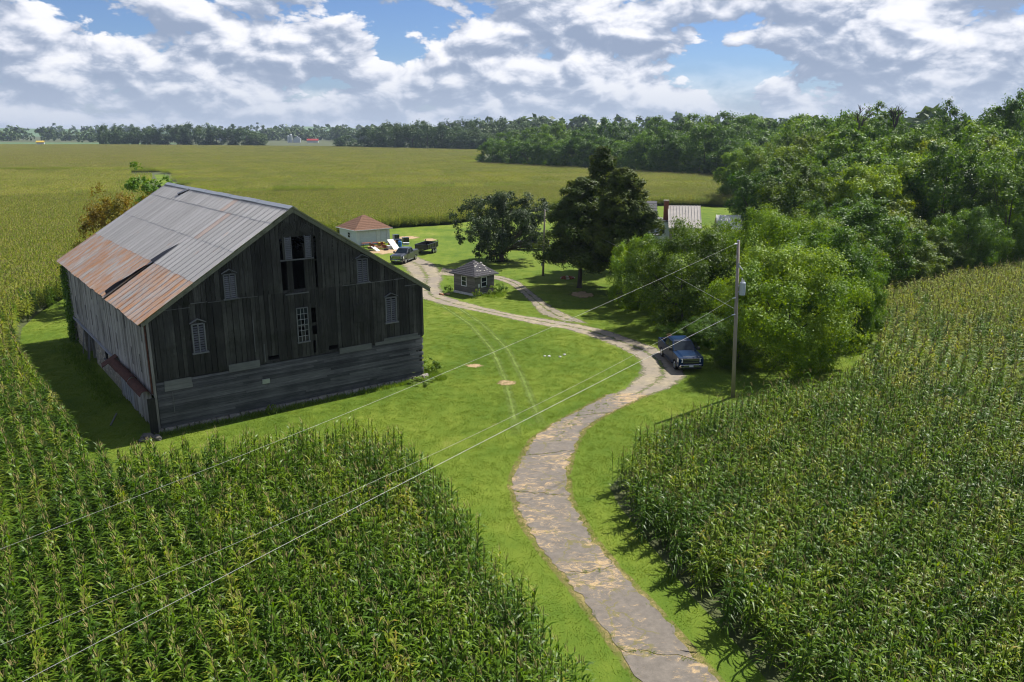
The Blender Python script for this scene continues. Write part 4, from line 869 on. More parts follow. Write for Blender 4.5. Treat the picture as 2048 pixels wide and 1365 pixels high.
def lawn():
    g = np.random.default_rng(31); N = 110000
    r = 22 + 85 * np.sqrt(g.random(N)) * g.random(N) ** 0.35; a = g.uniform(-0.62, 0.62, N); P = np.c_[r * np.sin(a), r * np.cos(a)]
    k = inside(P, yard) & ~inside(P, [local_to_world(-0.1, -0.2)[:2], local_to_world(BW + .1, -.2)[:2], local_to_world(BW + .1, BL)[:2], local_to_world(-.1, BL)[:2]])
    k &= ~inside(P, [tuple(p) for p in XL[::8]] + [tuple(p) for p in XR[::-8]])
    gl = [(7.0, 53.2), (9.5, 57.9), (10.2, 60.4), (10.1, 63.4), (7.2, 69.5), (2.5, 74.1), (-5.5, 81.6), (-10.2, 86.8), (-13, 100)]; gr = [(9.9, 53.2), (13.4, 57.6), (13.6, 61.5), (12.7, 65.4), (9.1, 71.9), (2.6, 77.4), (-3.0, 82.4), (-7.5, 88.2), (-8.5, 100)]
    k &= ~inside(P, gl + gr[::-1]); P = P[k]; n = len(P)
    o = scatter('grass', np.c_[P, np.zeros(n)], np.c_[np.zeros(n), np.zeros(n), g.uniform(0, 6.28, n)], np.repeat(g.uniform(0.6, 1.25, n)[:, None], 3, 1), g.integers(0, 4, n), T_LAWN); tag(o, 'short mown lawn grass between the barn, the driveway and the house', 'grass', kind='stuff')
    # weeds: driveway cracks and rims, foot of the barn, bush feet
    Q = []
    for (iL, iR) in CUTS[1:-1]:
        for _ in range(int(g.integers(10, 22))):
            t = g.random(); Q.append(XL[iL] * (1 - t) + XR[iR] * t + g.normal(0, 0.05, 2))
    for E_ in (XL, XR):
        i = g.integers(0, 400, 120); Q += list(E_[i] + g.normal(0, 0.08, (120, 2)))
    for _ in range(120):                               # grass islands on the broken upper end
        i = int(g.integers(285, 399)); t = g.choice([0.25, 0.42, 0.6]) + g.normal(0, 0.04); Q.append(XL[i] * (1 - t) + XR[i] * t)
    for _ in range(420): Q.append(np.array(local_to_world(g.uniform(-0.3, BW + 1.0), -0.25 - abs(g.normal(0, 0.15)))[:2]))
    for _ in range(380): Q.append(np.array(local_to_world(-0.6 - abs(g.normal(0, 0.5)), g.uniform(8, 27))[:2]))
    for _ in range(260): Q.append(np.array(local_to_world(BW + 0.5 + abs(g.normal(0, 0.5)), g.uniform(-1.2, 5))[:2]))
    for _ in range(260): Q.append(np.array([g.normal(-2.3, 0.8), g.normal(89.0, 0.8)]))
    Q = np.array(Q); n = len(Q); s = g.uniform(0.18, 0.5, n); s[-1320:] *= 3.2
    o = scatter('weeds', np.c_[Q, np.full(n, 0.01)], np.c_[np.zeros(n), np.zeros(n), g.uniform(0, 6.28, n)], np.repeat(s[:, None], 3, 1), g.integers(0, 4, n), T_WEED); tag(o, 'weeds growing in the driveway cracks and along the foot of the barn', 'weeds', kind='stuff')
lawn()

# ------------------------------------------------------------------ trees
def leaves_np(C, Nrm, size, asp, g, Tg=None):
    n = len(C); Nrm = Nrm / (np.linalg.norm(Nrm, axis=1)[:, None] + 1e-9)
    t = g.normal(0, 1, (n, 3)) if Tg is None else Tg + g.normal(0, 0.25, (n, 3))
    t -= Nrm * (t * Nrm).sum(1)[:, None]; t /= np.linalg.norm(t, axis=1)[:, None] + 1e-9; b = np.cross(Nrm, t)
    s = size[:, None]; V = np.stack([C - t * s * .5, C + b * s * asp * .5, C + t * s * .5, C - b * s * asp * .5], 1).reshape(-1, 3)
    return V, np.arange(4 * n).reshape(n, 4)
def crown_np(g, H, Rr, zb, ncl, nleaf, ls, asp=0.62, kind='round', lob=0.25, sprigs=12, fluff=1.25):
    ph = g.uniform(0, 6.28, 4); zc, hz = (H + zb) / 2, (H - zb) / 2
    d = g.normal(0, 1, (ncl, 3)); d /= np.linalg.norm(d, axis=1)[:, None]; r = g.uniform(0.45, 1.0, ncl) ** 0.6
    az = np.arctan2(d[:, 1], d[:, 0]); m = 1 + lob * np.sin(2 * az + ph[0]) * 0.6 + lob * np.sin(5 * az + ph[1] + 3 * d[:, 2]) * 0.7
    if kind == 'round':
        C = np.c_[d[:, 0] * Rr * r * m, d[:, 1] * Rr * r * m, zc + d[:, 2] * hz * r * (1 + 0.15 * np.sin(3 * az + ph[2]))]; rc = Rr * g.uniform(0.14, 0.27, ncl)
    elif kind == 'cone':
        h = g.random(ncl) ** 1.05; rad = Rr * ((1 - h) ** 0.6 * (0.86 + 0.26 * np.sin(h * 17 + ph[0] + 2 * az)) + 0.06); q = g.uniform(0.35, 1.0, ncl)
        C = np.c_[np.cos(az) * rad * q, np.sin(az) * rad * q, zb + (H - zb) * h * 0.97]; rc = Rr * g.uniform(0.15, 0.26, ncl) * (0.6 + 0.6 * (1 - h))
    elif kind == 'spread':                                  # upright limbs fanning out of a low fork
        C = np.c_[d[:, 0] * Rr * r * m, d[:, 1] * Rr * r * m, zc + d[:, 2] * hz * r]; C[:, 2] += 0.22 * hz * np.sin(3 * az + ph[0]); rc = Rr * g.uniform(0.13, 0.24, ncl)
    # boughs carry sprigs on their outer side, sprigs carry the leaves
    out = C - np.array([0, 0, zb + (H - zb) * 0.35]); out /= np.linalg.norm(out, axis=1)[:, None] + 1e-6
    ns = int(ncl * sprigs); bi = g.integers(0, ncl, ns); e = g.normal(0, 1, (ns, 3)) + out[bi] * 0.9 + np.array([0, 0, 0.35]); e /= np.linalg.norm(e, axis=1)[:, None]
    S = C[bi] + e * (rc[bi] * g.uniform(0.6, 1.1, ns))[:, None] * np.array([1, 1, 1.0 if kind != 'cone' else 0.7]); rs = rc[bi] * g.uniform(0.20, 0.36, ns) * fluff
    i = g.integers(0, ns, nleaf); q = g.normal(0, 0.55, (nleaf, 3)); P = S[i] + q * rs[i][:, None]
    ax = P - np.array([0, 0, zc]); ax /= np.linalg.norm(ax, axis=1)[:, None] + 1e-6
    N_ = e[i] * 0.75 + q * 0.35 + g.normal(0, 0.42, (nleaf, 3)) + np.array([0, 0, 0.25])
    Tg = None
    if kind == 'cone': Tg = np.c_[ax[:, 0], ax[:, 1], np.full(nleaf, 0.35)]
    P[:, 2] = np.maximum(P[:, 2], 0.05)
    return (*leaves_np(P, N_, ls * g.uniform(0.55, 1.3, nleaf), asp, g, Tg), C)
def trunk_mb(g, H, Rr, C, r0, nl=6, fork=0.35, lean=0.2):
    mb = MB(); top = Vector((g.normal(0, lean), g.normal(0, lean), H * 0.78)); f = Vector((top.x * 0.4, top.y * 0.4, H * fork))
    mb.tube([(0, 0, -0.1), (0, 0, 0.25), f * 0.55, f, (f + top) / 2, top], [r0 * 1.5, r0, r0 * 0.85, r0 * 0.72, r0 * 0.42, r0 * 0.1], 7)
    far = sorted(range(len(C)), key=lambda k: -np.hypot(C[k][0], C[k][1]) - 0.3 * C[k][2])
    for k in far[:nl * 3:3]:
        c = Vector(C[k]); s = f * g.uniform(0.75, 1.15); mid = (s + c) / 2 + Vector((0, 0, -0.12 * (c - s).length * g.uniform(-0.4, 1))); mb.tube([s, mid, c], [r0 * 0.45, r0 * 0.28, r0 * 0.06], 5)
    return mb
PROTO = {}
def proto(key, leaf_mat, H, Rr, zb, ncl, nleaf, ls, seed, r0=0.2, asp=0.62, kind='round', nl=6, fork=0.35, lob=0.25, fluff=1.25):
    g = np.random.default_rng(seed); V, F, C = crown_np(g, H, Rr, zb, ncl, nleaf, ls, asp, kind, lob, fluff=fluff); me = mesh_np('crown', V, F); me.materials.append(M[leaf_mat])
    t = trunk_mb(g, H, Rr, C, r0, nl, fork); tm = bpy.data.meshes.new('trunk'); tm.from_pydata(t.v, [], t.f); tm.materials.append(M['bark'])
    PROTO[key] = (tm, me, H, Rr)
def tree(key, x, y, h, r, name, label, cat='tree', group=None, rz=None):
    tm, cm, H, Rr = PROTO[key]; o = empty(name, (x, y, 0), rnd.uniform(0, 6.28) if rz is None else rz); s = r / Rr; o.scale = (s, s, h / H)
    link('trunk', tm, parent=o); link('crown', cm, parent=o); tag(o, label, cat, group); return o
# near kinds (leaf of a few pixels), middle and far kinds (clumps)
proto('nearA', 'foliage_bright', 9, 5.5, 0.1, 190, 80000, 0.18, 1, 0.16, nl=8, fork=0.2)
proto('nearB', 'foliage_olive', 9, 5.0, 0.1, 170, 66000, 0.18, 2, 0.15, nl=8, fork=0.2, lob=0.4)
proto('nearC', 'foliage_green', 9, 4.5, 0.1, 150, 52000, 0.20, 3, 0.15, nl=8, fork=0.2)
for i, (m, s) in enumerate((('foliage_green', 4), ('foliage_bright', 5), ('foliage_dark', 6), ('foliage_olive', 7))):
    proto('mid%d' % i, m, 14, 5.2, 0.2, 150, 46000, 0.31, s, 0.22, nl=6, fork=0.25, lob=0.32, fluff=1.5)
for i, (m, s) in enumerate((('foliage_green', 14), ('foliage_dark', 15), ('foliage_green', 16), ('foliage_dark', 17))):
    proto('back%d' % i, m, 16, 6.5, 0.1, 95, 17000, 0.55, s, 0.25, nl=5, fork=0.3, lob=0.3, fluff=2.2)
for i, s in enumerate((24, 25, 26, 27)): proto('far%d' % i, 'far_forest', 20, 9, 0.1, 70, 5000, 1.2, s, 0.4, nl=3, lob=0.3, fluff=2.6)
proto('cedarA', 'cedar_green', 14, 4.2, 3.4, 300, 70000, 0.38, 31, 0.24, asp=0.30, kind='cone', nl=5, fork=0.3)
proto('cedarB', 'cedar_green', 15, 4.0, 3.0, 280, 60000, 0.38, 32, 0.24, asp=0.30, kind='cone', nl=5, fork=0.3)
proto('apple', 'apple_green', 9, 5.2, 1.3, 150, 46000, 0.24, 33, 0.38, kind='spread', nl=9, fork=0.17, lob=0.45)
proto('orange', 'foliage_orange', 10, 4.6, 0.4, 90, 24000, 0.22, 34, 0.18, lob=0.4)
proto('barnwood', 'foliage_green', 12, 3.4, 1.5, 60, 12000, 0.26, 35, 0.2, lob=0.45)

tree('nearA', 22.0, 61.5, 8.9, 5.5, 'bush', 'broad yellow-green bush tree standing right behind the tall utility pole', 'bush')
tree('nearB', 16.4, 74.5, 9.0, 4.9, 'bush', 'olive bush tree beside the gravel drive, just right of the two cedar trunks', 'bush')
tree('nearA', 25.2, 75.5, 10.2, 4.9, 'bush', 'tall yellow-green bush tree rising behind the top of the utility pole', 'bush')
tree('nearB', 20.3, 81.5, 8.0, 4.9, 'bush', 'dense olive bush tree close in front of the house with the metal roof', 'bush')
tree('nearC', 30.0, 67.5, 6.6, 2.2, 'bush', 'small green bush poking out beside the broad bush tree, above the corn', 'bush')
tree('nearC', 28.2, 71.0, 9.2, 4.4, 'bush', 'green bush tree behind the broad bush on the side of the woods', 'bush')
tree('nearC', 13.2, 81.5, 7.4, 3.0, 'bush', 'green bush filling the gap between the cedars and the olive bush tree', 'bush')
tree('nearB', 31.0, 82.0, 9.0, 4.6, 'bush', 'yellowish bush tree between the yard bushes and the woods', 'bush')
tree('nearC', 15.2, 67.6, 1.7, 1.8, 'shrub', 'low dark green shrub behind the bed of the blue pickup', 'shrub')
tree('nearC', 17.2, 66.4, 2.6, 2.2, 'shrub', 'leafy shrub beside the blue pickup under the broad bush', 'shrub')
tree('nearB', 17.6, 59.8, 2.2, 1.6, 'shrub', 'sunlit low shrub between the blue pickup and the utility pole', 'shrub')
tree('cedarA', 8.0, 93.0, 12.8, 4.9, 'cedar_tree', 'dark cedar with a bare lower trunk, nearer the small shed', 'tree', rz=0.4)
tree('cedarA', 12.3, 89.5, 14.0, 4.9, 'cedar_tree', 'dark cedar with a bare lower trunk, beside the olive bush tree', 'tree', rz=2.6)
tree('cedarB', 11.6, 104.0, 16.0, 4.6, 'cedar_tree', 'tallest dark cedar spire, rising behind the two bare-trunked cedars', 'tree')
tree('apple', -1.5, 112.0, 9.0, 5.2, 'apple_tree', 'wide low-forked dark apple tree on the lawn behind the small shed', 'tree', rz=1.0)
tree('orange', -41.2, 84.5, 11.8, 4.4, 'bush', 'orange-tinged tree behind the far end of the barn roof', 'tree')
tree('orange', -42.4, 80.5, 7.4, 2.3, 'bush', 'low brownish bush at the back corner of the barn', 'bush')
tree('barnwood', -45.0, 100, 13.2, 3.6, 'green_tree', 'dark green tree standing behind the orange-tinged tree at the barn', 'tree')
# woods to the right: front fringe, then rows rising behind
fringe = [('mid0', 40.4, 91, 9.8, 4.4, 'dark green rounded tree at the corn edge, nearest the yard bushes'), ('mid3', 47.0, 94, 6.6, 3.7, 'short yellow-brown tree at the corn edge of the woods'), ('nearC', 57.0, 100, 8.4, 4.0, 'green rounded tree at the corn edge beside the tallest dark edge tree'), ('mid2', 66.5, 107, 14.5, 5.2, 'tall dark tree at the corn edge by the picture border'), ('mid2', 42.0, 101, 9.8, 4.0, 'dark tree just behind the rounded tree nearest the yard bushes'), ('mid3', 53.0, 97.5, 5.2, 2.8, 'low olive bush at the corn edge in the middle of the woods front')]
for k, x, y, h, r, l in fringe: tree(k, x, y, h, r, 'woods_tree', l)
second = [('mid2', 39.3, 125, 12.6, 4.5, 'dark tree at the left end of the woods beside the small white roof'), ('mid3', 42.6, 118, 12.4, 5.6, 'wide olive tree at the left end of the woods'), ('mid1', 48.5, 112, 13.6, 5.4, 'rounded olive tree in the second row of the woods, left of centre'), ('mid1', 56.0, 116, 14.8, 5.4, 'mid-green tree in the second row of the woods, at its centre'), ('mid2', 60.0, 112, 16.4, 5.6, 'broad dark tree in the second row behind the corn-edge trees'), ('mid1', 65.0, 122, 16.0, 4.6, 'bright yellow-green tree glowing in the right half of the woods'), ('mid0', 72.0, 120, 15.8, 5.8, 'green tree in the second row of the woods near the picture border'), ('mid3', 49.5, 104, 8.6, 4.4, 'low olive tree between the front and second row of the woods'), ('mid0', 80.0, 126, 17.2, 5.6, 'green tree half cut by the right picture border')]
for k, x, y, h, r, l in second: tree(k, x, y, h, r, 'woods_tree', l)
third = [('mid0', 61.4, 150, 18.2, 7.0, 'high green tree left of the dead branches'), ('mid1', 69.5, 146, 18.0, 6.6, 'light green tree below the dead branches'), ('mid1', 78.0, 146, 16.4, 5.8, 'sunlit yellow-green tree in the third row of the woods'), ('mid0', 87.5, 150, 18.2, 6.6, 'broad green tree in the third row near the picture border'), ('mid2', 81.4, 185, 22.6, 7.4, 'tall green tree holding the dead bare branches'), ('mid2', 102.0, 190, 23.2, 6.2, 'tall rounded tree standing alone above the woods skyline'), ('mid0', 101.3, 168, 23.8, 6.0, 'tallest tree of the woods skyline near the right picture border'), ('mid0', 107.0, 165, 22.4, 6.2, 'high green tree at the right picture border skyline'), ('mid2', 95.0, 200, 21.2, 7.3, 'dark tree on the skyline between the dead branches and the lone rounded tree')]
for k, x, y, h, r, l in third: tree(k, x, y, h, r, 'woods_tree', l)
# inner woods, countable crowns nobody could tell apart by more than place
g2 = random.Random(77); fill = []
FILL = [(52, 135, 14), (58, 131, 15), (70, 133, 16), (79, 136, 17), (90, 138, 18), (98, 145, 19), (72, 166, 19), (88, 168, 19.5), (62, 172, 17), (55, 155, 15), (48, 146, 13.5), (90, 158, 19), (112, 178, 20), (118, 190, 21), (74, 182, 18), (66, 190, 17), (84, 205, 19), (108, 210, 20), (120, 215, 20), (60, 205, 16), (96, 222, 20), (76, 222, 19)]
for (x, y, h), nth in zip(FILL, ['first second third fourth fifth sixth seventh eighth ninth tenth eleventh twelfth thirteenth fourteenth fifteenth sixteenth seventeenth eighteenth nineteenth twentieth twenty-first twenty-second'.split()[sorted(range(len(FILL)), key=lambda i: FILL[i][0] / FILL[i][1]).index(k)] for k in range(len(FILL))]):
    tree(g2.choice(['mid0', 'mid1', 'mid2', 'mid1', 'mid3']), x, y, h * g2.uniform(0.92, 1.06), g2.uniform(5.0, 6.6), 'woods_tree', f'green crown deep inside the right-hand woods, {nth} from the left', 'tree', 'crowns inside the right-hand woods')
ORD = 'first second third fourth fifth sixth seventh eighth ninth tenth eleventh twelfth thirteenth fourteenth fifteenth sixteenth seventeenth eighteenth nineteenth twentieth twenty-first twenty-second twenty-third'.split()
def ordinal(pts):
    k = sorted(range(len(pts)), key=lambda i: pts[i][0] / pts[i][1]); r = [''] * len(pts)
    for n_, i in enumerate(k): r[i] = ORD[n_]
    return r
# back hedgerow across the corn
row_front = [(-10.1, 425, 12.7, 6.5), (-1.0, 418, 14.3, 7.0), (8.9, 405, 13.9, 7.4), (17.1, 395, 15.7, 6.6), (24.9, 385, 13.9, 7.1), (32.5, 378, 16.7, 6.9), (40.9, 370, 15.0, 6.8), (48.0, 355, 13.8, 6.5), (55.0, 345, 16.0, 6.8), (61.5, 335, 19.4, 7.2), (69.3, 328, 16.1, 6.0), (75.8, 322, 20.3, 6.9), (81.9, 315, 18.7, 6.7), (87.5, 300, 13.0, 6.4), (83.7, 302, 13.9, 7.3), (89.7, 290, 18.0, 8.0), (93.2, 270, 21.5, 8.2), (95.5, 250, 21.9, 6.9), (62.9, 215, 13.2, 4.0), (74.0, 205, 11.0, 5.7), (92.0, 230, 23.0, 6.3)]
for (x, y, h, r), nth in zip(row_front, ordinal(row_front)):
    tree('back%d' % g2.choice([0, 0, 2, 1, 3]), x, y, h, r * 1.12, 'woodland_tree', f'green tree fronting the tree row across the corn, {nth} from the left', 'tree', 'front trees of the tree row across the corn')
low_b = [(64.0, 329, 7.1, 5.1), (73.4, 317, 7.5, 5.9), (79.2, 309, 5.9, 4.8), (84.5, 303, 6.6, 4.7), (58, 338, 6.0, 4.5)]
for (x, y, h, r), nth in zip(low_b, ordinal(low_b)):
    tree('back%d' % g2.choice([1, 3]), x, y, h, r, 'woodland_shrub', f'low dark bush at the foot of the far tree row, {nth} from the left', 'bush', 'bushes at the foot of the tree row')
rear_r = [(23.5, 450, 23.0, 8.2), (39.1, 440, 21.1, 7.4), (50.0, 430, 22.8, 7.9), (61.1, 425, 20.5, 7.8), (73.1, 420, 23.4, 7.7), (83.8, 410, 23.8, 8.7), (91.5, 400, 24.1, 8.5), (104.6, 390, 24.8, 9.5), (112.4, 380, 22.9, 8.1), (-2, 455, 17, 8), (10, 450, 18.5, 8), (100, 345, 22, 8), (112, 330, 22, 8), (108, 300, 22, 8), (120, 290, 23, 8), (112, 265, 22, 8)]
for (x, y, h, r), nth in zip(rear_r, ordinal(rear_r)):
    tree('back%d' % g2.choice([1, 3, 0]), x, y, h, r * 1.1, 'woodland_tree', f'taller dark tree behind the tree row across the corn, {nth} from the left', 'tree', 'rear trees of the tree row across the corn')
dist_w = [(-145.9, 830, 19.9, 8.8), (-129.1, 820, 22.8, 10.0), (-111.4, 800, 21.3, 8.8), (-96.8, 800, 23.6, 9.7), (-80.1, 780, 22.6, 9.0), (-65.1, 770, 23.4, 9.4), (-50.4, 760, 19.8, 10.4), (-35.6, 740, 18.0, 10.1), (-31.1, 800, 26.0, 12.1), (-12.0, 820, 27.1, 12.5), (8.1, 830, 27.2, 12.6), (26.3, 850, 28.9, 12.9), (-130.4, 880, 25.2, 10.7), (-96.1, 860, 26.1, 10.4), (-64.0, 850, 26.0, 11.6), (-49.1, 860, 27.6, 11.8), (-30, 735, 15, 9), (-20, 728, 14, 8)]
for (x, y, h, r), nth in zip(dist_w, ordinal(dist_w)):
    tree('far%d' % g2.randrange(4), x, y, h, r * 1.15, 'distant_tree', f'dark tree of the distant wood beyond the corn, {nth} from the left', 'tree', 'trees of the distant wood')
tree('far0', -174.9, 860, 12.9, 10.5, 'distant_tree', 'lone rounded tree at the left end of the distant wood'); tree('far1', -160.6, 850, 8.0, 6.5, 'distant_tree', 'small bush beside the lone rounded tree at the distant wood', 'bush')
leftrow = [(-495.8, 1000, 23.3, 6.7), (-476.6, 990, 21.5, 7.2), (-459.5, 1000, 21.5, 7.3), (-475.7, 1010, 14.4, 9.2), (-440.1, 1000, 20.3, 9.7), (-421.7, 1000, 23.3, 10.9), (-403.5, 1000, 22.7, 9.1), (-394.4, 1005, 25.1, 10.4), (-376.2, 1000, 22.7, 10.9), (-359.9, 1000, 20.3, 10.9), (-341.7, 1000, 18.6, 9.1), (-320.2, 990, 19.7, 13.2), (-305.0, 985, 15.7, 10.2)]
for (x, y, h, r), nth in zip(leftrow, ordinal(leftrow)):
    tree('far%d' % g2.randrange(4), x, y, h, r * 1.12, 'distant_tree', f'dark tree in the far row on the skyline above the barn, {nth} from the left', 'tree', 'trees of the far row above the barn')
tree('far2', -605, 930, 12, 14, 'distant_tree', 'dark bushy tree near the left picture edge beyond the corn'); tree('far2', -622, 925, 9, 9, 'distant_tree', 'lower dark bush cut by the left picture edge beyond the corn', 'bush')
def forest(name, label, strips, seed):
    g = np.random.default_rng(seed); Vs, Fs, b = [], [], 0
    for (x0, y0, x1, y1, n, h0, h1, dep) in strips:
        for i in range(n):
            t = (i + g.random()) / n; x, y = x0 + (x1 - x0) * t, y0 + (y1 - y0) * t + g.uniform(0, dep); h = g.uniform(h0, h1); r = h * g.uniform(0.42, 0.62)
            V, F, _ = crown_np(g, h, r, 0.2, 16, 150, 5.0 * r / 10, 0.7, 'round', 0.3, fluff=2.6); Vs.append(V + np.array([x, y, 0])); Fs.append(F + b); b += len(V)
    me = mesh_np(name, np.concatenate(Vs), np.concatenate(Fs)); me.materials.append(M['far_forest']); o = link(name, me); tag(o, label, 'forest', kind='stuff')
forest('forest', 'hazy far woodland along the whole horizon', [(-1100, 1500, -600, 1450, 60, 13, 24, 160), (-700, 1300, -520, 1300, 24, 10, 17, 60), (-620, 1560, -150, 1500, 70, 14, 26, 160), (-330, 1480, -80, 1100, 50, 16, 26, 80), (-20, 900, 620, 760, 110, 23, 33, 140), (-1500, 2400, 1500, 2400, 160, 24, 38, 300), (130, 420, 330, 300, 60, 18, 26, 120)], 3)
def hills():
    V = []; F = []; n = 60
    for i in range(n + 1):
        x = -2600 + 5200 * i / n; h = 16 + 10 * math.sin(i * 0.37) + 8 * math.sin(i * 0.91 + 1) ; V += [(x, 2550, -0.5), (x, 3100, h), (x, 4200, h * 0.8)]
    for i in range(n):
        for j in range(2): F.append((i * 3 + j, (i + 1) * 3 + j, (i + 1) * 3 + j + 1, i * 3 + j + 1))
    tag(link('hill', mesh_np('hill', V, F), M['bean_green']), kind='structure')
hills()
def dead_branches(x, y, z, seed, label):
    g = random.Random(seed); mb = MB()
    def grow(p, d, l, r, k):
        q = p + d * l; m = (p + q) / 2 + Vector((g.gauss(0, .06), g.gauss(0, .06), 0)) * l; mb.tube([p, m, q], [r, r * .85, r * .6], 5)
        if k == 0: return
        for _ in range(3 if k > 1 else 2): grow(p + (q - p) * g.uniform(.45, 1), (d + Vector((g.gauss(0, .5), g.gauss(0, .4), g.uniform(-.1, .4)))).normalized(), l * g.uniform(.5, .75), r * .55, k - 1)
    grow(Vector((0, 0, -z + 0.0)), Vector((0, 0, 1)), z, 0.20, 0)
    for _ in range(3): grow(Vector((0, 0, -0.5)), Vector((g.gauss(0, .35), g.gauss(0, .3), 1)).normalized(), 3.0, 0.16, 3)
    o = mb.build('dead_tree', M['bark'], loc=(x, y, z)); tag(o, label, 'dead tree')
dead_branches(75.0, 178, 18.5, 4, 'bare dead branches sticking out of the woods skyline, the left pair'); dead_branches(83.5, 180, 19.0, 9, 'bare dead branches with twiggy tips above the woods skyline, the right one')
ivy = np.random.default_rng(8); n = 5000
def vines():
    y = np.clip(BL - np.abs(ivy.normal(0, 0.9, n)), 0, BL + 0.3); z = ivy.uniform(0, 1, n) ** 1.2 * 6.6; x = -0.08 - np.abs(ivy.normal(0, 0.16, n)); bk = ivy.random(n) < 0.35
    P = np.array([local_to_world(*q) for q in np.c_[np.where(bk, ivy.uniform(-0.4, 2, n), x), np.where(bk, BL + 0.2 + np.abs(ivy.normal(0, .2, n)), y), z]]); nn = np.tile(np.array([-0.8, -0.6, 0.4]), (n, 1)) + ivy.normal(0, .5, (n, 3))
    V, F = leaves_np(P, nn, ivy.uniform(.12, .25, n), .8, ivy); me = mesh_np('vine', V, F); me.materials.append(M['foliage_green']); tag(link('vine', me), 'dark green vine climbing the back corner of the barn', 'vine')
vines()


# ------------------------------------------------------------------ utility poles and wires
def pole(x, y, h, tx, ty, label, transformer):
    o = empty('utility_pole', (x, y, 0)); tag(o, label, 'utility pole')
    MB().tube([(0, 0, -0.2), (tx * .5, ty * .5, h * .5), (tx, ty, h)], [0.145, 0.125, 0.10], 12).build('shaft', M['pole_wood'], o, smooth=True)
    MB().tube([(tx, ty, h - 0.01), (tx, ty, h + 0.02)], [0.10, 0.08], 10).build('cap', M['steel_grey'], o)
    return o
p1 = pole(15.44, 52.79, 10.95, -0.38, 0.1, 'tall grey utility pole carrying a transformer at the edge of the corn', True)
def at_pole(z): return (-0.38 * z / 10.95, 0.1 * z / 10.95, z)
tx, ty, tz = at_pole(7.7)
tr = MB().tube([(tx + 0.36, ty - 0.05, tz - 0.42), (tx + 0.36, ty - 0.05, tz + 0.40), (tx + 0.36, ty - 0.05, tz + 0.46)], [0.20, 0.20, 0.15], 14).build('transformer', M['transformer_grey'], p1, smooth=False)
MB().tube([(tx + 0.30, ty - 0.05, tz + 0.45), (tx + 0.30, ty - 0.05, tz + 0.72)], [0.055, 0.035], 8).build('bushing', M['porcelain'], tr)
MB().tube([(tx + 0.42, ty - 0.05, tz + 0.45), (tx + 0.42, ty - 0.05, tz + 0.62)], [0.05, 0.03], 8).build('bushing', M['porcelain'], tr)
MB().box(tx + 0.05, tx + 0.2, ty - 0.10, ty + 0.0, tz - 0.25, tz - 0.17).box(tx + 0.05, tx + 0.2, ty - 0.10, ty + 0.0, tz + 0.17, tz + 0.25).build('bracket', M['steel_grey'], tr)
cx, cy_, cz = at_pole(9.25); MB().tube([(cx + 0.12, cy_, cz), (cx + 0.34, cy_ - 0.05, cz - 0.28)], [0.05, 0.045], 8).build('fuse_cutout', M['porcelain'], p1); MB().box(cx - 0.06, cx + 0.06, cy_ - 0.20, cy_ - 0.13, cz - 0.12, cz + 0.22).build('bracket', M['steel_grey'], p1)
for z in (10.75, 7.1, 5.95): q = at_pole(z); MB().tube([(q[0] - 0.10, q[1] - 0.1, z), (q[0] - 0.36, q[1] - 0.32, z)], [0.05, 0.035], 8).build('insulator', M['porcelain'], p1)
p2 = pole(3.98, 101.0, 8.4, 0.15, 0.0, 'dark thin utility pole on the lawn between the apple tree and the cedars', False)
MB().tube([(0.15, 0, 8.25), (0.55, -0.1, 8.45)], 0.03, 6).build('bracket', M['steel_grey'], p2)
MB().box(-0.26, -0.12, -0.14, 0.0, 1.3, 1.7).build('meter_box', M['steel_grey'], p2)
def wire(pts, label, r=0.016, n=40, sag=0.0):
    P = np.array(pts, float); d = np.r_[0, np.cumsum(np.linalg.norm(np.diff(P, axis=0), axis=1))]; t = np.linspace(0, d[-1], n)
    k = min(3, len(P) - 1); Q = np.c_[[np.polyval(np.polyfit(d, P[:, a], k if len(P) > 3 else len(P) - 1), t) for a in range(3)]].T
    Q[:, 2] -= sag * 4 * (t / d[-1]) * (1 - t / d[-1])
    o = MB().tube([tuple(q) for q in Q], r, 6).build('overhead_wire', M['wire_metal'], smooth=True); tag(o, label, 'wire'); return o
wire([(14.72, 52.54, 10.75), (3.97, 39.60, 9.19), (-2.99, 31.59, 8.17), (-7.90, 25.94, 7.65), (-9.98, 23.56, 7.46), (-12.02, 21.20, 7.30), (-13.73, 19.23, 7.17), (-17.66, 14.71, 6.89)], 'top power wire running from the pole top over the front corn to the lower left', 0.005, 60)
wire([(14.84, 52.54, 7.10), (5.91, 41.83, 5.67), (0.86, 36.02, 5.24), (-3.06, 31.52, 4.91), (-7.09, 26.88, 4.61), (-10.19, 23.31, 4.42), (-14.00, 18.93, 4.41), (-17.93, 14.40, 4.40)], 'middle overhead wire running from below the transformer over the driveway and corn', 0.005, 60)
wire([(14.88, 52.54, 5.95), (7.96, 44.19, 5.36), (3.23, 38.74, 4.92), (-0.55, 34.40, 4.65), (-4.55, 29.80, 4.12), (-7.71, 26.17, 3.68), (-12.46, 20.70, 3.15), (-16.39, 16.18, 2.71)], 'lowest thick overhead cable running from the pole over the driveway bend', 0.010, 60)
wire([(15.05, 52.75, 6.35), (13.5, 72, 7.0), (4.3, 101.0, 8.3)], 'sagging service wire from the transformer pole past the cedars to the thin pole', 0.009, 40, 1.2)

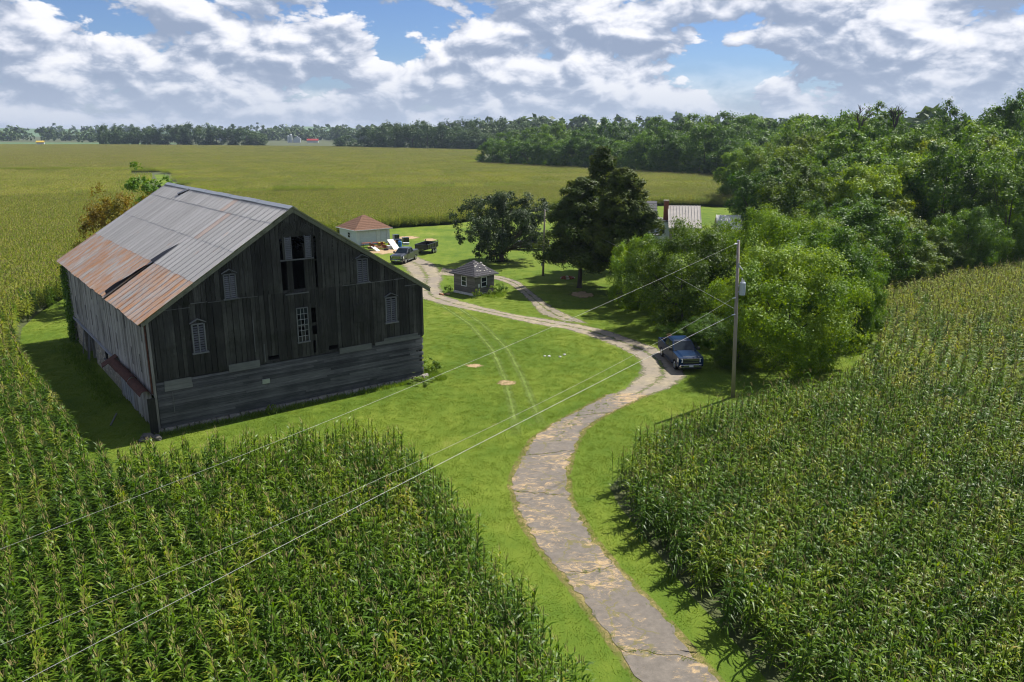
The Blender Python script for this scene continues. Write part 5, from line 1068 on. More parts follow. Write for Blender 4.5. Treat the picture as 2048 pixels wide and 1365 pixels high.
# ------------------------------------------------------------------ pickups and trailer
def arch(cx, r, n=9, rev=False): return [(cx + r * math.cos(math.pi * (1 - i / n)), 0.36 + r * math.sin(math.pi * (1 - i / n))) for i in range(n + 1)]
def wheel(parent, x, y, side, r=0.40):
    t = MB().tube([(x, y - 0.13, r), (x, y - 0.10, r), (x, y + 0.10, r), (x, y + 0.13, r)], [r * 0.88, r, r, r * 0.88], 20)
    w = t.build('wheel', M['rubber'], parent); rm = MB()
    yo = y + side * 0.128; rm.tube([(x, yo, r), (x, yo + side * 0.015, r)], [r * 0.66, r * 0.60], 16); rm.build('rim', M['chrome'], w)
    sp = MB()
    for k in range(6): a = k * math.pi / 3; sp.beam((x, yo + side * 0.012, r), (x + 0.55 * r * math.cos(a), yo + side * 0.012, r + 0.55 * r * math.sin(a)), 0.03, 0.05)
    sp.build('spokes', M['steel_grey'], w)
def pickup(loc, heading, paint, label, cover, chrome_front, handle='door_handle'):
    o = empty('pickup_truck', loc, math.atan2(heading[1], heading[0])); tag(o, label, 'pickup truck'); B = M[paint]; W = 0.98
    fx, rx = 1.86, -1.82
    prof = [(2.80, 0.48), (2.88, 0.62), (2.88, 1.08), (2.80, 1.18), (2.66, 1.21), (1.28, 1.30), (-1.16, 1.31), (-1.16, 0.46)] + [(-1.10, 0.42)] + [(fx - 0.50, 0.42)] + arch(fx, 0.48) + [(fx + 0.50, 0.42)]
    MB().prism(prof, 'y', -W, W).build('body', B, o, bevel=0.05)
    hood = MB().hexa([(1.25, -0.84, 1.28), (2.74, -0.78, 1.17), (2.74, 0.78, 1.17), (1.25, 0.84, 1.28), (1.22, -0.60, 1.36), (2.62, -0.56, 1.27), (2.62, 0.56, 1.27), (1.22, 0.60, 1.36)]).build('hood', B, o, bevel=0.03)
    # bed: two sides with arches, floor, tailgate, front
    bp = [(-1.18, 0.50), (-1.18, 1.36), (-2.86, 1.39), (-2.92, 1.34), (-2.92, 0.52), (rx - 0.50, 0.42)] + arch(rx, 0.48) + [(rx + 0.50, 0.42)]
    for s in (-1, 1): MB().prism(bp, 'y', s * W, s * (W - 0.10)).build('bed_side', B, o, bevel=0.02)
    box('bed_floor', M['rubber'], o, -2.88, -1.17, -W + 0.10, W - 0.10, 0.70, 0.76); box('tailgate', B, o, -2.94, -2.85, -W + 0.11, W - 0.11, 0.62, 1.36, 0.02)
    if cover: box('tonneau_cover', M['tonneau'], o, -2.90, -1.20, -W + 0.03, W - 0.03, 1.392, 1.43, 0.015)
    # cab
    cab = [(-0.80, 1.26), (1.30, 1.26), (0.52, 1.90), (-0.62, 1.90)]
    lo, hi, zb, zt, xb, xf, tb, tf = 0.95, 0.76, 1.30, 1.94, -1.16, 1.30, -1.02, 0.42
    c = MB().hexa([(xb, -lo, zb), (xf, -lo, zb), (xf, lo, zb), (xb, lo, zb), (tb, -hi, zt), (tf, -hi, zt), (tf, hi, zt), (tb, hi, zt)]).build('cab', B, o, bevel=0.06)
    box('roof', B, c, tb + 0.06, tf - 0.08, -0.68, 0.68, zt + 0.002, zt + 0.045, 0.02)
    for s in (-1, 1): box('roof_rib', B, c, tb + 0.1, tf - 0.14, s * 0.48 - 0.03, s * 0.48 + 0.03, zt + 0.047, zt + 0.065)
    G = M['glass_dark']
    def pane(name, q, n, parent):
        n = Vector(n).normalized() * 0.012; MB().hexa([tuple(Vector(p)) for p in q] + [tuple(Vector(p) + n) for p in q]).build(name, G, parent)
    lp = lambda a, b, t: tuple(a[k] + (b[k] - a[k]) * t for k in range(3))
    def inset(q, a=0.07, bb=0.1):
        p0, p1, p2, p3 = q; l0, l1 = lp(p0, p3, bb), lp(p0, p3, 1 - bb); r0, r1 = lp(p1, p2, bb), lp(p1, p2, 1 - bb); return [lp(l0, r0, a), lp(l0, r0, 1 - a), lp(l1, r1, 1 - a), lp(l1, r1, a)]
    pane('windshield', inset([(xf, -lo, zb), (xf, lo, zb), (tf, hi, zt), (tf, -hi, zt)], 0.05, 0.05), (0.64, 0, 0.8), c)
    pane('rear_window', inset([(xb, -lo, zb), (xb, lo, zb), (tb, hi, zt), (tb, -hi, zt)], 0.14, 0.18), (-1, 0, 0.2), c)
    for s in (-1, 1):
        q = [(xb, s * lo, zb), (xf, s * lo, zb), (tf, s * hi, zt), (tb, s * hi, zt)]
        def on(u, v): a = lp(q[0], q[1], u); b = lp(q[3], q[2], u); return lp(a, b, v)
        pane('side_window', [on(0.06, 0.10), on(0.44, 0.10), on(0.46, 0.85), on(0.10, 0.85)], (0, s, 0.33), c); pane('side_window', [on(0.50, 0.10), on(0.86, 0.10), on(0.90, 0.85), on(0.52, 0.85)], (0, s, 0.33), c)
        for x0, x1 in ((-1.08, 0.04), (0.06, 1.18)):
            d = box('door', B, o, x0, x1, s * W - 0.002 if s > 0 else s * W - 0.012, s * W + 0.012 if s > 0 else s * W + 0.002, 0.52, 1.25, 0.0); box(handle, M['chrome'] if cover else B, d, x0 + 0.06, x0 + 0.26, s * (W + 0.022) - 0.01, s * (W + 0.022) + 0.01, 1.12, 1.17)
        MB().hexa([(0.92, s * 0.96, 1.30), (1.10, s * 0.96, 1.30), (1.10, s * 1.26, 1.32), (0.92, s * 1.26, 1.32), (0.94, s * 0.98, 1.54), (1.08, s * 0.98, 1.54), (1.08, s * 1.25, 1.54), (0.94, s * 1.25, 1.54)]).build('mirror', M['black_paint'], o, bevel=0.02)
        box('running_board', M['chrome'] if cover else M['black_paint'], o, -0.85, 1.30, s * 1.0 - 0.07, s * 1.0 + 0.07, 0.36, 0.42, 0.01)
        MB().hexa([(2.70, s * 0.66, 0.84), (2.905, s * 0.66, 0.84), (2.83, s * 0.985, 0.84), (2.5, s * 0.985, 0.84), (2.70, s * 0.66, 1.13), (2.895, s * 0.66, 1.12), (2.81, s * 0.985, 1.13), (2.5, s * 0.985, 1.13)]).build('headlight', M['headlight'], o)
        box('tail_light', M['red_tail'], o, -2.95, -2.93, s * 0.84 - 0.1, s * 0.84 + 0.1, 0.85, 1.25)
        box('fog_light', M['glass_dark'], o, 2.995, 3.01, s * 0.72 - 0.12, s * 0.72 + 0.12, 0.55, 0.64)
        for x in (fx, rx): wheel(o, x, s * 0.86, s)
    gr = box('grille', M['black_paint'], o, 2.86, 2.92, -0.64, 0.64, 0.72, 1.14, 0.015)
    for z in (0.84, 0.98, 1.10): box('grille_bar', M['chrome'], gr, 2.915, 2.945, -0.62, 0.62, z - 0.02, z + 0.02)
    MB().hexa([(2.60, -1.0, 0.46), (2.99, -0.80, 0.46), (2.99, 0.80, 0.46), (2.60, 1.0, 0.46), (2.60, -1.0, 0.68), (2.99, -0.80, 0.68), (2.99, 0.80, 0.68), (2.60, 1.0, 0.68)]).build('front_bumper', M['chrome'], o, bevel=0.03)
    box('air_dam', M['black_paint'], o, 2.62, 2.92, -0.85, 0.85, 0.30, 0.45, 0.02)
    box('licence_plate', M['headlight'], o, 2.993, 3.005, -0.16, 0.16, 0.50, 0.62); box('rear_bumper', M['chrome'], o, -3.08, -2.93, -0.95, 0.95, 0.46, 0.62, 0.02)
    box('underbody', M['black_void'], o, -2.7, 2.5, -0.70, 0.70, 0.28, 0.50)
    return o
pickup((13.45, 61.45, 0), (0.095, -0.995), 'truck_blue', 'dark blue pickup with an open bed parked on the gravel bend beside the bushes', False, True)
pickup((-15.3, 112.7, 0), (-0.263, -0.963), 'truck_grey', 'charcoal grey pickup with chrome bumper parked in front of the black trailer', True, True)
pickup((2.9, 124.6, 0), (-0.99, 0.10), 'black_paint', 'black pickup half hidden behind the apple tree and the thin pole', False, False)
bag = MB(); bm_ = bmesh.new(); bmesh.ops.create_icosphere(bm_, subdivisions=3, radius=0.30)
for v in bm_.verts: v.co.x *= 0.85; v.co.y *= 1.0; v.co.z *= 1.15; v.co += v.co.normalized() * 0.03 * math.sin(9 * v.co.x + 7 * v.co.z)
mebag = bpy.data.meshes.new('red_bundle'); bm_.to_mesh(mebag); bm_.free()
bagr = link('red_bundle', mebag, M['red_cloth'], loc=(12.95, 63.1, 1.45)); tag(bagr, 'bright red bundle standing in the bed of the blue pickup behind the cab', 'bundle')
MB().tube([(-0.24, 0, 0.22), (-0.30, 0, 0.45), (0.0, 0, 0.50), (0.20, 0, 0.28)], 0.03, 6).build('handle', M['cardboard'], bagr)
bst = box('stand', M['cardboard'], bagr, -0.2, 0.2, -0.22, 0.22, -0.69, -0.24)
def trailer():
    h = (-0.30, -0.954); o = empty('dump_trailer', (-13.0, 121.0, 0), math.atan2(h[1], h[0])); tag(o, 'black high-sided dump trailer hitched behind the charcoal pickup', 'trailer'); B = M['black_paint']
    L, W = 2.05, 1.02
    box('bed_floor', B, o, -L, L, -W, W, 0.78, 0.84)
    for s in (-1, 1):
        sd = box('side_wall', B, o, -L, L, s * W - 0.03, s * W + 0.03, 0.84, 1.46); box('top_rail', B, sd, -L - 0.02, L + 0.02, s * W - 0.05, s * W + 0.05, 1.46, 1.53)
        for i in range(7): x = -L + 0.1 + i * 0.64; box('rib', B, sd, x, x + 0.06, s * (W + 0.055) - 0.025, s * (W + 0.055) + 0.025, 0.80, 1.46)
        MB().prism([(-1.0, 0.80), (-0.95, 0.88), (0.85, 0.88), (0.9, 0.80), (0.9, 0.76), (-1.0, 0.76)], 'y', s * 1.06, s * 1.34).build('fender', B, o)
        for x in (-0.48, 0.40): wheel(o, x, s * 1.19, s, 0.37)
    for nm, x in (('front_wall', L), ('tailgate', -L)): box(nm, B, o, x - 0.03, x + 0.03, -W + 0.03, W - 0.03, 0.84, 1.50)
    fr = MB().box(-L, L, -0.42, -0.32, 0.60, 0.775).box(-L, L, 0.32, 0.42, 0.60, 0.775); fr.beam((L, -0.37, 0.68), (L + 1.35, 0, 0.62), 0.1, 0.12); fr.beam((L, 0.37, 0.68), (L + 1.35, 0, 0.62), 0.1, 0.12); fr.build('frame', B, o)
    box('coupler', M['steel_grey'], o, L + 1.25, L + 1.6, -0.07, 0.07, 0.56, 0.68); MB().tube([(L + 1.1, 0, 0.2), (L + 1.1, 0, 1.0)], 0.035, 8).build('jack', M['steel_grey'], o)
    for y in (-W, W): MB().box(-L - 0.03, -L + 0.05, y - 0.05, y + 0.05, 1.5, 1.78).build('post', B, o)
trailer()

# ------------------------------------------------------------------ outbuildings
def hip_roof(o, x0, x1, y0, y1, z, apex, ov, mat, ridge=0.0, courses=7, patch=None, name='roof'):
    """pyramid/hip roof laid in shingle courses, each course a piece"""
    mx, my = (x0 + x1) / 2, (y0 + y1) / 2; E = [(x0 - ov, y0 - ov), (x1 + ov, y0 - ov), (x1 + ov, y1 + ov), (x0 - ov, y1 + ov)]
    top = [(mx - ridge, my), (mx + ridge, my), (mx + ridge, my), (mx - ridge, my)]
    base = MB().add([(*e, z) for e in E] + [(*t, apex) for t in top], [(0, 1, 5, 4), (1, 2, 6, 5), (2, 3, 7, 6), (3, 0, 4, 7), (3, 2, 1, 0)])
    r = base.build(name, M[mat], o)
    for s in range(4):
        a, b = E[s], E[(s + 1) % 4]; ta, tb = top[s], top[(s + 1) % 4]; nrm = Vector((0, 0, 0))
        A, Bv, T = Vector((*a, z)), Vector((*b, z)), Vector((*ta, apex)); nrm = (Bv - A).cross(T - A).normalized(); nrm = nrm if nrm.z > 0 else -nrm
        for k in range(courses):
            t0, t1 = k / courses, min(1.0, (k + 1.12) / courses); Pn = lambda p, q, t, zz: Vector((p[0] + (q[0] - p[0]) * t, p[1] + (q[1] - p[1]) * t, z + (apex - z) * t))
            q = [Pn(a, ta, t0, 0) + nrm * 0.035, Pn(b, tb, t0, 0) + nrm * 0.035, Pn(b, tb, t1, 0) + nrm * 0.008, Pn(a, ta, t1, 0) + nrm * 0.008]
            MB().add([tuple(v) for v in q] + [tuple(v - nrm * 0.03) for v in q], [(0, 1, 2, 3), (7, 6, 5, 4), (0, 4, 5, 1), (1, 5, 6, 2), (2, 6, 7, 3), (3, 7, 4, 0)]).build('shingle_course', M[mat], r)
    return r
def sash(parent, face, c, z0, z1, w, mat='white_paint'):
    """window on a wall of a box: face 'y' (y=c[1]) or 'x' (x=c[0]); outward is the negative side"""
    f = MB(); t = 0.09
    def bx(a0, a1, d0, d1, zz0, zz1): f.box(*((c[0] + a0, c[0] + a1, c[1] + d0, c[1] + d1) if face == 'y' else (c[0] + d0, c[0] + d1, c[1] + a0, c[1] + a1)), zz0, zz1)
    h = w / 2; bx(-h - t, -h, -0.06, 0.02, z0 - t, z1 + t); bx(h, h + t, -0.06, 0.02, z0 - t, z1 + t); bx(-h, h, -0.06, 0.02, z1, z1 + t); bx(-h, h, -0.08, 0.02, z0 - t, z0); bx(-h, h, -0.05, 0.02, (z0 + z1) / 2 - 0.03, (z0 + z1) / 2 + 0.03)
    wn = f.build('window', M[mat], parent); g = MB(); f2 = f; f = g
    for a, b in ((z0, (z0 + z1) / 2 - 0.03), ((z0 + z1) / 2 + 0.03, z1)):
        p = MB(); f = p; bx(-h, h, -0.02, -0.008, a, b); p.build('pane', M['glass_dark'], wn)
    return wn
def shed():
    o = empty('shed', (-4.15, 87.75, 0), math.atan2(0.706, 0.708)); tag(o, 'small square grey wooden shed with a pyramid roof between the gravel drives', 'shed')
    LX, LY = 2.95, 3.55          # x along the face away from the barn, y along the sunlit side
    w = MB().box(0.04, LX, 0.04, LY, 0.25, 2.3).build('wall', M['shed_boards'], o); box('footing', M['stone_white'], o, -0.06, LX + 0.05, -0.06, LY + 0.05, -0.05, 0.27)
    for k in range(15):
        z = 0.28 + k * 0.135
        MB().hexa([(-0.02, -0.03, z), (LX, -0.03, z), (LX, 0.03, z), (-0.02, 0.03, z), (0, -0.01, z + 0.14), (LX, -0.01, z + 0.14), (LX, 0.03, z + 0.14), (0, 0.03, z + 0.14)]).build('clapboard', M['shed_boards'], w)
        MB().hexa([(-0.035, 0, z), (0.03, 0, z), (0.03, LY, z), (-0.035, LY, z), (-0.012, 0, z + 0.14), (0.03, 0, z + 0.14), (0.03, LY, z + 0.14), (-0.012, LY, z + 0.14)]).build('clapboard', M['shed_boards'], w)
    sash(o, 'x', (-0.03, LY * 0.50), 1.05, 2.05, 0.72); sash(o, 'y', (LX * 0.45, -0.03), 1.0, 2.0, 0.72)
    box('notice_board', M['white_paint'], o, 0.45, 0.68, -0.07, -0.035, 0.95, 1.35)
    box('fascia', M['pale_patch'], o, -0.38, LX + 0.38, -0.40, -0.355, 2.20, 2.31); box('fascia', M['shed_boards'], o, -0.40, -0.355, -0.35, LY + 0.38, 2.20, 2.31)
    r = hip_roof(o, 0, LX, 0, LY, 2.32, 3.75, 0.38, 'old_shingle', 0.05, 9)
    g = random.Random(3)
    for _ in range(22):          # bare pale patches where shingles have gone
        t = g.uniform(0.05, 0.85); u = g.uniform(0.15 + 0.5 * t * 0.5, 0.85 - 0.25 * t); x = -0.38 + (LX + 0.76) * u; y = -0.38 + (LY / 2 + 0.38) * t; z = 2.32 + 1.43 * t; a = g.uniform(0.08, 0.25); b = g.uniform(0.05, 0.12); sl = 1.43 / (LY / 2 + 0.38)
        MB().add([(x, y, z + 0.052), (x + a, y, z + 0.052), (x + a, y + b, z + b * sl + 0.052), (x, y + b, z + b * sl + 0.052), (x, y, z + 0.02), (x + a, y, z + 0.02), (x + a, y + b, z + b * sl + 0.02), (x, y + b, z + b * sl + 0.02)], [(0, 1, 2, 3), (0, 4, 5, 1), (1, 5, 6, 2), (2, 6, 7, 3), (3, 7, 4, 0)]).build('bare_patch', M['pale_patch'], r)
shed()
def garage():
    o = empty('garage', (-25.1, 128.5, 0), BA); tag(o, 'white square garage with a brown hip roof behind the barn', 'garage'); LX, LY = 6.0, 6.2
    box('wall', M['house_white'], o, 0, LX, 0, LY, 0, 2.5)
    for a, b in ((0.0, 0.55), (3.55, 4.25), (5.45, 6.0)): box('post', M['white_paint'], o, a, b, -0.08, -0.003, 0, 2.42)
    for a, b, nm in ((0.62, 3.48, 'garage_door'), (4.32, 5.38, 'garage_door')):
        d = box(nm, M['house_white'], o, a, b, -0.03, -0.004, 0.02, 2.25)
        for k in range(4): box('panel', M['house_white'], d, a + 0.05, b - 0.05, -0.05, -0.032, 0.06 + k * 0.55, 0.55 + k * 0.55)
    box('lintel', M['white_paint'], o, -0.02, LX + 0.02, -0.10, -0.082, 2.28, 2.5)
    w = sash(o, 'x', (-0.02, 2.6), 1.1, 1.9, 0.8)
    hip_roof(o, 0, LX, 0, LY, 2.5, 4.55, 0.40, 'brown_shingle', 0.15, 9)
    box('gutter', M['white_paint'], o, -0.45, LX + 0.45, -0.50, -0.41, 2.40, 2.50); box('gutter', M['white_paint'], o, -0.50, -0.41, -0.41, LY + 0.4, 2.40, 2.50)
garage()
def house():
    o = empty('farmhouse', (20.4, 123.0, 0), R(-6)); tag(o, 'pale farmhouse with a white metal roofed wing and brick chimney behind the cedars', 'house')
    # wing: ridge along local x, gable faces the camera-left
    def gable(name, x0, x1, y0, y1, ez, rz_, wall, roofm, ov=0.35, seams=None):
        my = (y0 + y1) / 2
        w = MB().prism([(y0, 0), (y1, 0), (y1, ez), (my, rz_ - 0.06), (y0, ez)], 'x', x0, x1).build('wall', M[wall], o)
        sl = (rz_ - ez) / (my - y0)
        rf = MB().prism([(y0 - ov, ez - ov * sl), (my, rz_), (y1 + ov, ez - ov * sl), (y1 + ov, ez - ov * sl - 0.10), (my, rz_ - 0.10), (y0 - ov, ez - ov * sl - 0.10)], 'x', x0 - 0.3, x1 + 0.3).build('roof', M[roofm], o)
        if seams:
            x = x0 - 0.28
            while x < x1 + 0.3:
                for s, yy in ((-1, y0 - ov), (1, y1 + ov)): rf_ = MB().beam((x, yy, ez - ov * sl + 0.03), (x, my, rz_ + 0.03), 0.05, 0.06).build('standing_seam', M[roofm], rf)
                x += seams
        else:
            n = 9
            for s, ya in ((-1, y0 - ov), (1, y1 + ov)):
                for k in range(n):
                    t0, t1 = k / n, min(1, (k + 1.1) / n); P = lambda t, h: (ya + (my - ya) * t, ez - ov * sl + (rz_ - ez + ov * sl) * t + h)
                    (ya0, za0), (yb0, zb0) = P(t0, 0.045), P(t1, 0.012); MB().hexa([(x0 - 0.28, ya0, za0 - 0.03), (x1 + 0.28, ya0, za0 - 0.03), (x1 + 0.28, yb0, zb0 - 0.03), (x0 - 0.28, yb0, zb0 - 0.03), (x0 - 0.28, ya0, za0), (x1 + 0.28, ya0, za0), (x1 + 0.28, yb0, zb0), (x0 - 0.28, yb0, zb0)]).build('shingle_course', M[roofm], rf)
        return w, rf
    w, rf = gable('wing', 3.9, 8.3, -0.2, 5.6, 4.0, 6.75, 'tan_siding', 'pale_roof', 0.35, 0.45)
    gable('main', -7.4, 1.7, 0.6, 7.6, 4.4, 7.3, 'house_white', 'slate_roof', 0.4)
    box('link_wall', M['house_white'], o, 1.71, 3.89, 0.9, 5.0, 0, 4.3); MB().prism([(1.72, 4.75), (3.89, 4.35), (3.89, 4.45), (1.72, 4.85)], 'y', 0.6, 5.2).build('link_roof', M['slate_roof'], o)
    ch = MB().box(3.0, 3.7, 2.2, 2.9, 4.0, 7.45); ch = ch.build('chimney', M['brick_red'], o); box('cap', M['stone_grey'], ch, 2.93, 3.77, 2.13, 2.97, 7.46, 7.6); g = random.Random(2)
    for k in range(11):
        for j in range(3): MB().box(3.01 + j * 0.235, 3.22 + j * 0.235, 2.185, 2.199, 5.2 + k * 0.2, 5.36 + k * 0.2).build('brick', M['brick_red'], ch)
    for x in (-6.2, -4.0, -1.8, 0.4):
        sash(o, 'y', (x, 0.57), 2.95, 4.05, 0.85); sash(o, 'y', (x, 0.57), 0.9, 2.3, 0.85)
    sash(o, 'y', (2.8, 0.87), 2.6, 3.9, 0.7); sash(o, 'x', (3.87, 1.6), 2.2, 3.3, 0.7)
    for x in (4.9, 6.6): sash(o, 'y', (x, -0.23), 1.2, 2.6, 0.8)
    box('porch_roof', M['slate_roof'], o, -6.4, 2.6, -1.6, 0.45, 2.55, 2.70)
    for x in (-6.2, -3.2, -0.2, 2.4): box('porch_post', M['white_paint'], o, x - 0.06, x + 0.06, -1.5, -1.38, 0, 2.55)
    box('vent_pipe', M['black_paint'], rf, 8.0, 8.14, 3.3, 3.44, 6.2, 6.9)
house()
def shelter():
    o = empty('garden_shed', (31.6, 122, 0), R(-6)); o.scale = (1.0, 1.0, 1.3); tag(o, 'small outbuilding with a pale metal roof half buried in the trees', 'shed')
    box('wall', M['tan_siding'], o, 0, 3.2, 0, 3.4, 0, 2.9); r = MB().prism([(-0.3, 2.75), (1.7, 4.2), (3.7, 2.75), (3.7, 2.66), (1.7, 4.1), (-0.3, 2.66)], 'x', -0.3, 3.5).build('roof', M['mattress_white'], o)
    for k in range(7): x = -0.28 + k * 0.6; MB().beam((x, -0.3, 2.78), (x, 1.7, 4.23), 0.05, 0.05).build('standing_seam', M['mattress_white'], r)
    box('door', M['pale_boards'], o, 1.1, 2.0, -0.05, -0.003, 0.02, 2.0)
shelter()

# ------------------------------------------------------------------ clutter in front of the garage
def table(x, y, rz, label, mat='red_rust', s=1.0):
    o = empty('table', (x, y, 0), rz); tag(o, label, 'table', 'cast-off tables by the garage'); box('tabletop', M[mat], o, -0.6 * s, 0.6 * s, -0.38, 0.38, 0.70, 0.74)
    for a in (-1, 1):
        for b in (-1, 1): box('leg', M[mat], o, a * 0.52 * s - 0.03, a * 0.52 * s + 0.03, b * 0.32 - 0.03, b * 0.32 + 0.03, 0, 0.70)
table(-23.2, 126.6, 0.5, 'dark red table nearest the barn roof in front of the garage', s=1.2); table(-21.9, 127.3, 0.1, 'small dark red table by the wide garage door', s=0.7)
def chair(x, y, rz, label, mat='red_rust', tip=0.0):
    o = empty('chair', (x, y, 0), rz); o.rotation_euler = (tip, 0, rz); tag(o, label, 'chair', 'old chairs in the junk heap'); box('seat', M[mat], o, -0.22, 0.22, -0.22, 0.22, 0.43, 0.47); box('backrest', M[mat], o, -0.22, 0.22, 0.20, 0.24, 0.48, 0.95)
    for a in (-1, 1):
        for b in (-1, 1): box('leg', M[mat], o, a * 0.19 - 0.02, a * 0.19 + 0.02, b * 0.19 - 0.02, b * 0.19 + 0.02, 0, 0.43)
chair(-20.6, 126.0, 0.3, 'rusty red chair in the junk heap by the white panel'); chair(-19.9, 125.2, 2.0, 'rusty red chair lying over beside the junk heap', tip=1.2); chair(-19.0, 126.4, -0.6, 'brown wooden chair between the white panel and the garage door', 'cardboard')
def bedframe(x, y, rz, label):
    o = empty('bed_frame', (x, y, 0), rz); tag(o, label, 'bed frame'); 
    for yy in (-0.7, 0.7): box('side_rail', M['red_rust'], o, -1.0, 1.0, yy - 0.04, yy + 0.04, 0.28, 0.42)
    for xx, h in ((-1.0, 1.0), (1.0, 0.7)): box('end_board', M['red_rust'], o, xx - 0.04, xx + 0.04, -0.7, 0.7, 0.25, h)
    for i in range(7): box('slat', M['cardboard'], o, -0.85 + i * 0.28, -0.75 + i * 0.28, -0.66, 0.66, 0.36, 0.39)
bedframe(-20.9, 124.2, 0.6, 'rusty red bed frame on the ground at the front of the junk heap')
def leaning(name, x, y, rz, L, W, z0, z1, mat, label, cat):
    o = MB().hexa([(0, -W / 2, z0), (0.14, -W / 2, z0 - 0.02), (0.14, W / 2, z0 - 0.02), (0, W / 2, z0), (L, -W / 2, z1), (L + 0.14, -W / 2, z1 - 0.05), (L + 0.14, W / 2, z1 - 0.05), (L, W / 2, z1)]).build(name, M[mat], loc=(x, y, 0), rz=rz, bevel=0.03); tag(o, label, cat); return o
leaning('mattress', -18.0, 124.4, 2.2, 2.3, 1.1, 0.02, 1.35, 'mattress_white', 'long white mattress leaning over the junk heap by the grey pickup', 'mattress')
leaning('foam_sheet', -20.6, 122.6, 2.6, 1.2, 0.8, 0.02, 0.7, 'mattress_white', 'short white foam sheet leaning at the near side of the junk heap', 'foam sheet')
MB_b = MB().tube([(0, 0, 0), (0, 0, 0.06), (0, 0, 0.45), (0, 0, 0.84), (0, 0, 0.88)], [0.27, 0.30, 0.31, 0.30, 0.26], 16).build('barrel', M['plastic_blue'], loc=(-18.0, 127.6, 0), smooth=False); tag(MB_b, 'bright blue plastic barrel behind the leaning mattress', 'barrel'); MB().tube([(0, 0, 0.885), (0, 0, 0.92)], 0.2, 14).build('lid', M['plastic_blue'], MB_b)
def crate(x, y, rz, a, b, h, mat, name, label, cat, z=0.0):
    o = MB().box(-a, a, -b, b, 0, h).build(name, M[mat], loc=(x, y, z), rz=rz, bevel=0.02); tag(o, label, cat); box('rim', M[mat], o, -a - 0.03, a + 0.03, -b - 0.03, b + 0.03, h + 0.002, h + 0.06); return o
crate(-19.4, 128.6, 0.3, 0.6, 0.4, 0.7, 'cardboard', 'cardboard_box', 'tan cardboard box against the narrow garage door', 'box')
crate(-21.0, 128.0, 0.9, 0.45, 0.4, 0.6, 'yellow_paint', 'storage_box', 'yellowish storage box in front of the wide garage door', 'box')
crate(-18.9, 130.6, 0.2, 0.75, 0.45, 0.75, 'black_paint', 'dark_crate', 'long dark crate at the right corner of the garage', 'crate')
crate(-17.6, 131.6, 0.5, 0.5, 0.35, 0.9, 'black_paint', 'cabinet', 'black cabinet standing on the grass right of the garage', 'cabinet')
crate(-19.5, 133.8, 0.6, 0.45, 0.4, 1.1, 'black_paint', 'cabinet', 'tall black cabinet beside the far garage corner', 'cabinet')
crate(-17.3, 129.8, 0.1, 0.5, 0.25, 0.3, 'far_white', 'white_crate', 'low white crate on the grass by the black cabinet', 'crate')
crate(-21.6, 125.4, 1.2, 0.35, 0.3, 0.4, 'red_rust', 'toolbox', 'red toolbox in the middle of the junk heap', 'toolbox'); crate(-22.3, 125.0, 0.4, 0.4, 0.25, 0.35, 'cardboard', 'cardboard_box', 'low cardboard box near the dark red table', 'box'); crate(-19.3, 124.8, 0.7, 0.3, 0.3, 0.5, 'far_white', 'white_bucket', 'white tub in front of the rusty chairs', 'tub')
for i, (x, y) in enumerate(((-21.3, 126.6), (-20.2, 127.1), (-19.6, 123.6))):
    mb = MB(); 
    for k in range(14):
        a, b = 2 * math.pi * k / 14, 2 * math.pi * (k + 1) / 14; mb.tube([(0.28 * math.cos(a), 0.28 * math.sin(a), 0.12), (0.28 * math.cos(b), 0.28 * math.sin(b), 0.12)], 0.11, 8, False)
    tag(mb.build('tyre', M['rubber'], loc=(x, y, 0)), ['old black tyre behind the red toolbox', 'old black tyre by the tan boxes at the garage', 'old black tyre at the foot of the white mattress'][i], 'tyre', 'old tyres in the junk heap')
# yard things
sw = empty('garden_bench', (-2.7, 114.6, 0), R(20)); tag(sw, 'dark wooden seat with a high back under the apple tree', 'seat'); box('seat', M['bark'], sw, -0.6, 0.6, -0.3, 0.3, 0.4, 0.47); box('backrest', M['bark'], sw, -0.6, 0.6, 0.25, 0.32, 0.48, 1.35)
for a in (-1, 1): box('armrest', M['bark'], sw, a * 0.6 - 0.05, a * 0.6 + 0.05, -0.3, 0.25, 0.48, 0.72); box('leg', M['bark'], sw, a * 0.52 - 0.05, a * 0.52 + 0.05, -0.28, 0.28, 0, 0.395)
box('cushion', M['yellow_paint'], sw, -0.45, 0.45, -0.25, 0.2, 0.475, 0.56)
fp = empty('fire_pit', (7.0, 99.2, 0)); tag(fp, 'round rusty fire pit on the lawn under the cedar edge', 'fire pit')
for k in range(12): a = k * math.pi / 6; rock('stone', 0.75 * math.cos(a), 0.75 * math.sin(a), 0.2, M['red_rust' if k % 3 else 'stone_grey'], 70 + k, parent=fp)
sb = empty('flower_barrow', (-7.5, 88.9, 0), 0.4); tag(sb, 'reddish brush heap beside the small shed wall', 'brush heap')
for k in range(9): rock('clod', rnd.uniform(-0.7, 0.5), rnd.uniform(-0.4, 0.4), rnd.uniform(0.12, 0.24), M['red_rust' if k % 2 else 'cardboard'], 90 + k, parent=sb)
proto('plant', 'weed_green', 1.0, 0.8, 0.05, 24, 1500, 0.13, 50, 0.02, nl=3)
for (x, y, h, r, l) in ((-2.4, 89.0, 1.0, 0.9, 'leafy plants at the corner of the small shed, nearest the camera'), (-1.5, 90.3, 0.9, 0.9, 'flowering leafy plants at the shaded shed wall'), (-3.9, 87.1, 0.9, 0.5, 'small weed clump at the front corner of the small shed'), (-7.4, 90.7, 0.7, 0.5, 'small plant at the left corner of the small shed')): tree('plant', x, y, h, r, 'garden_plant', l, 'plant')
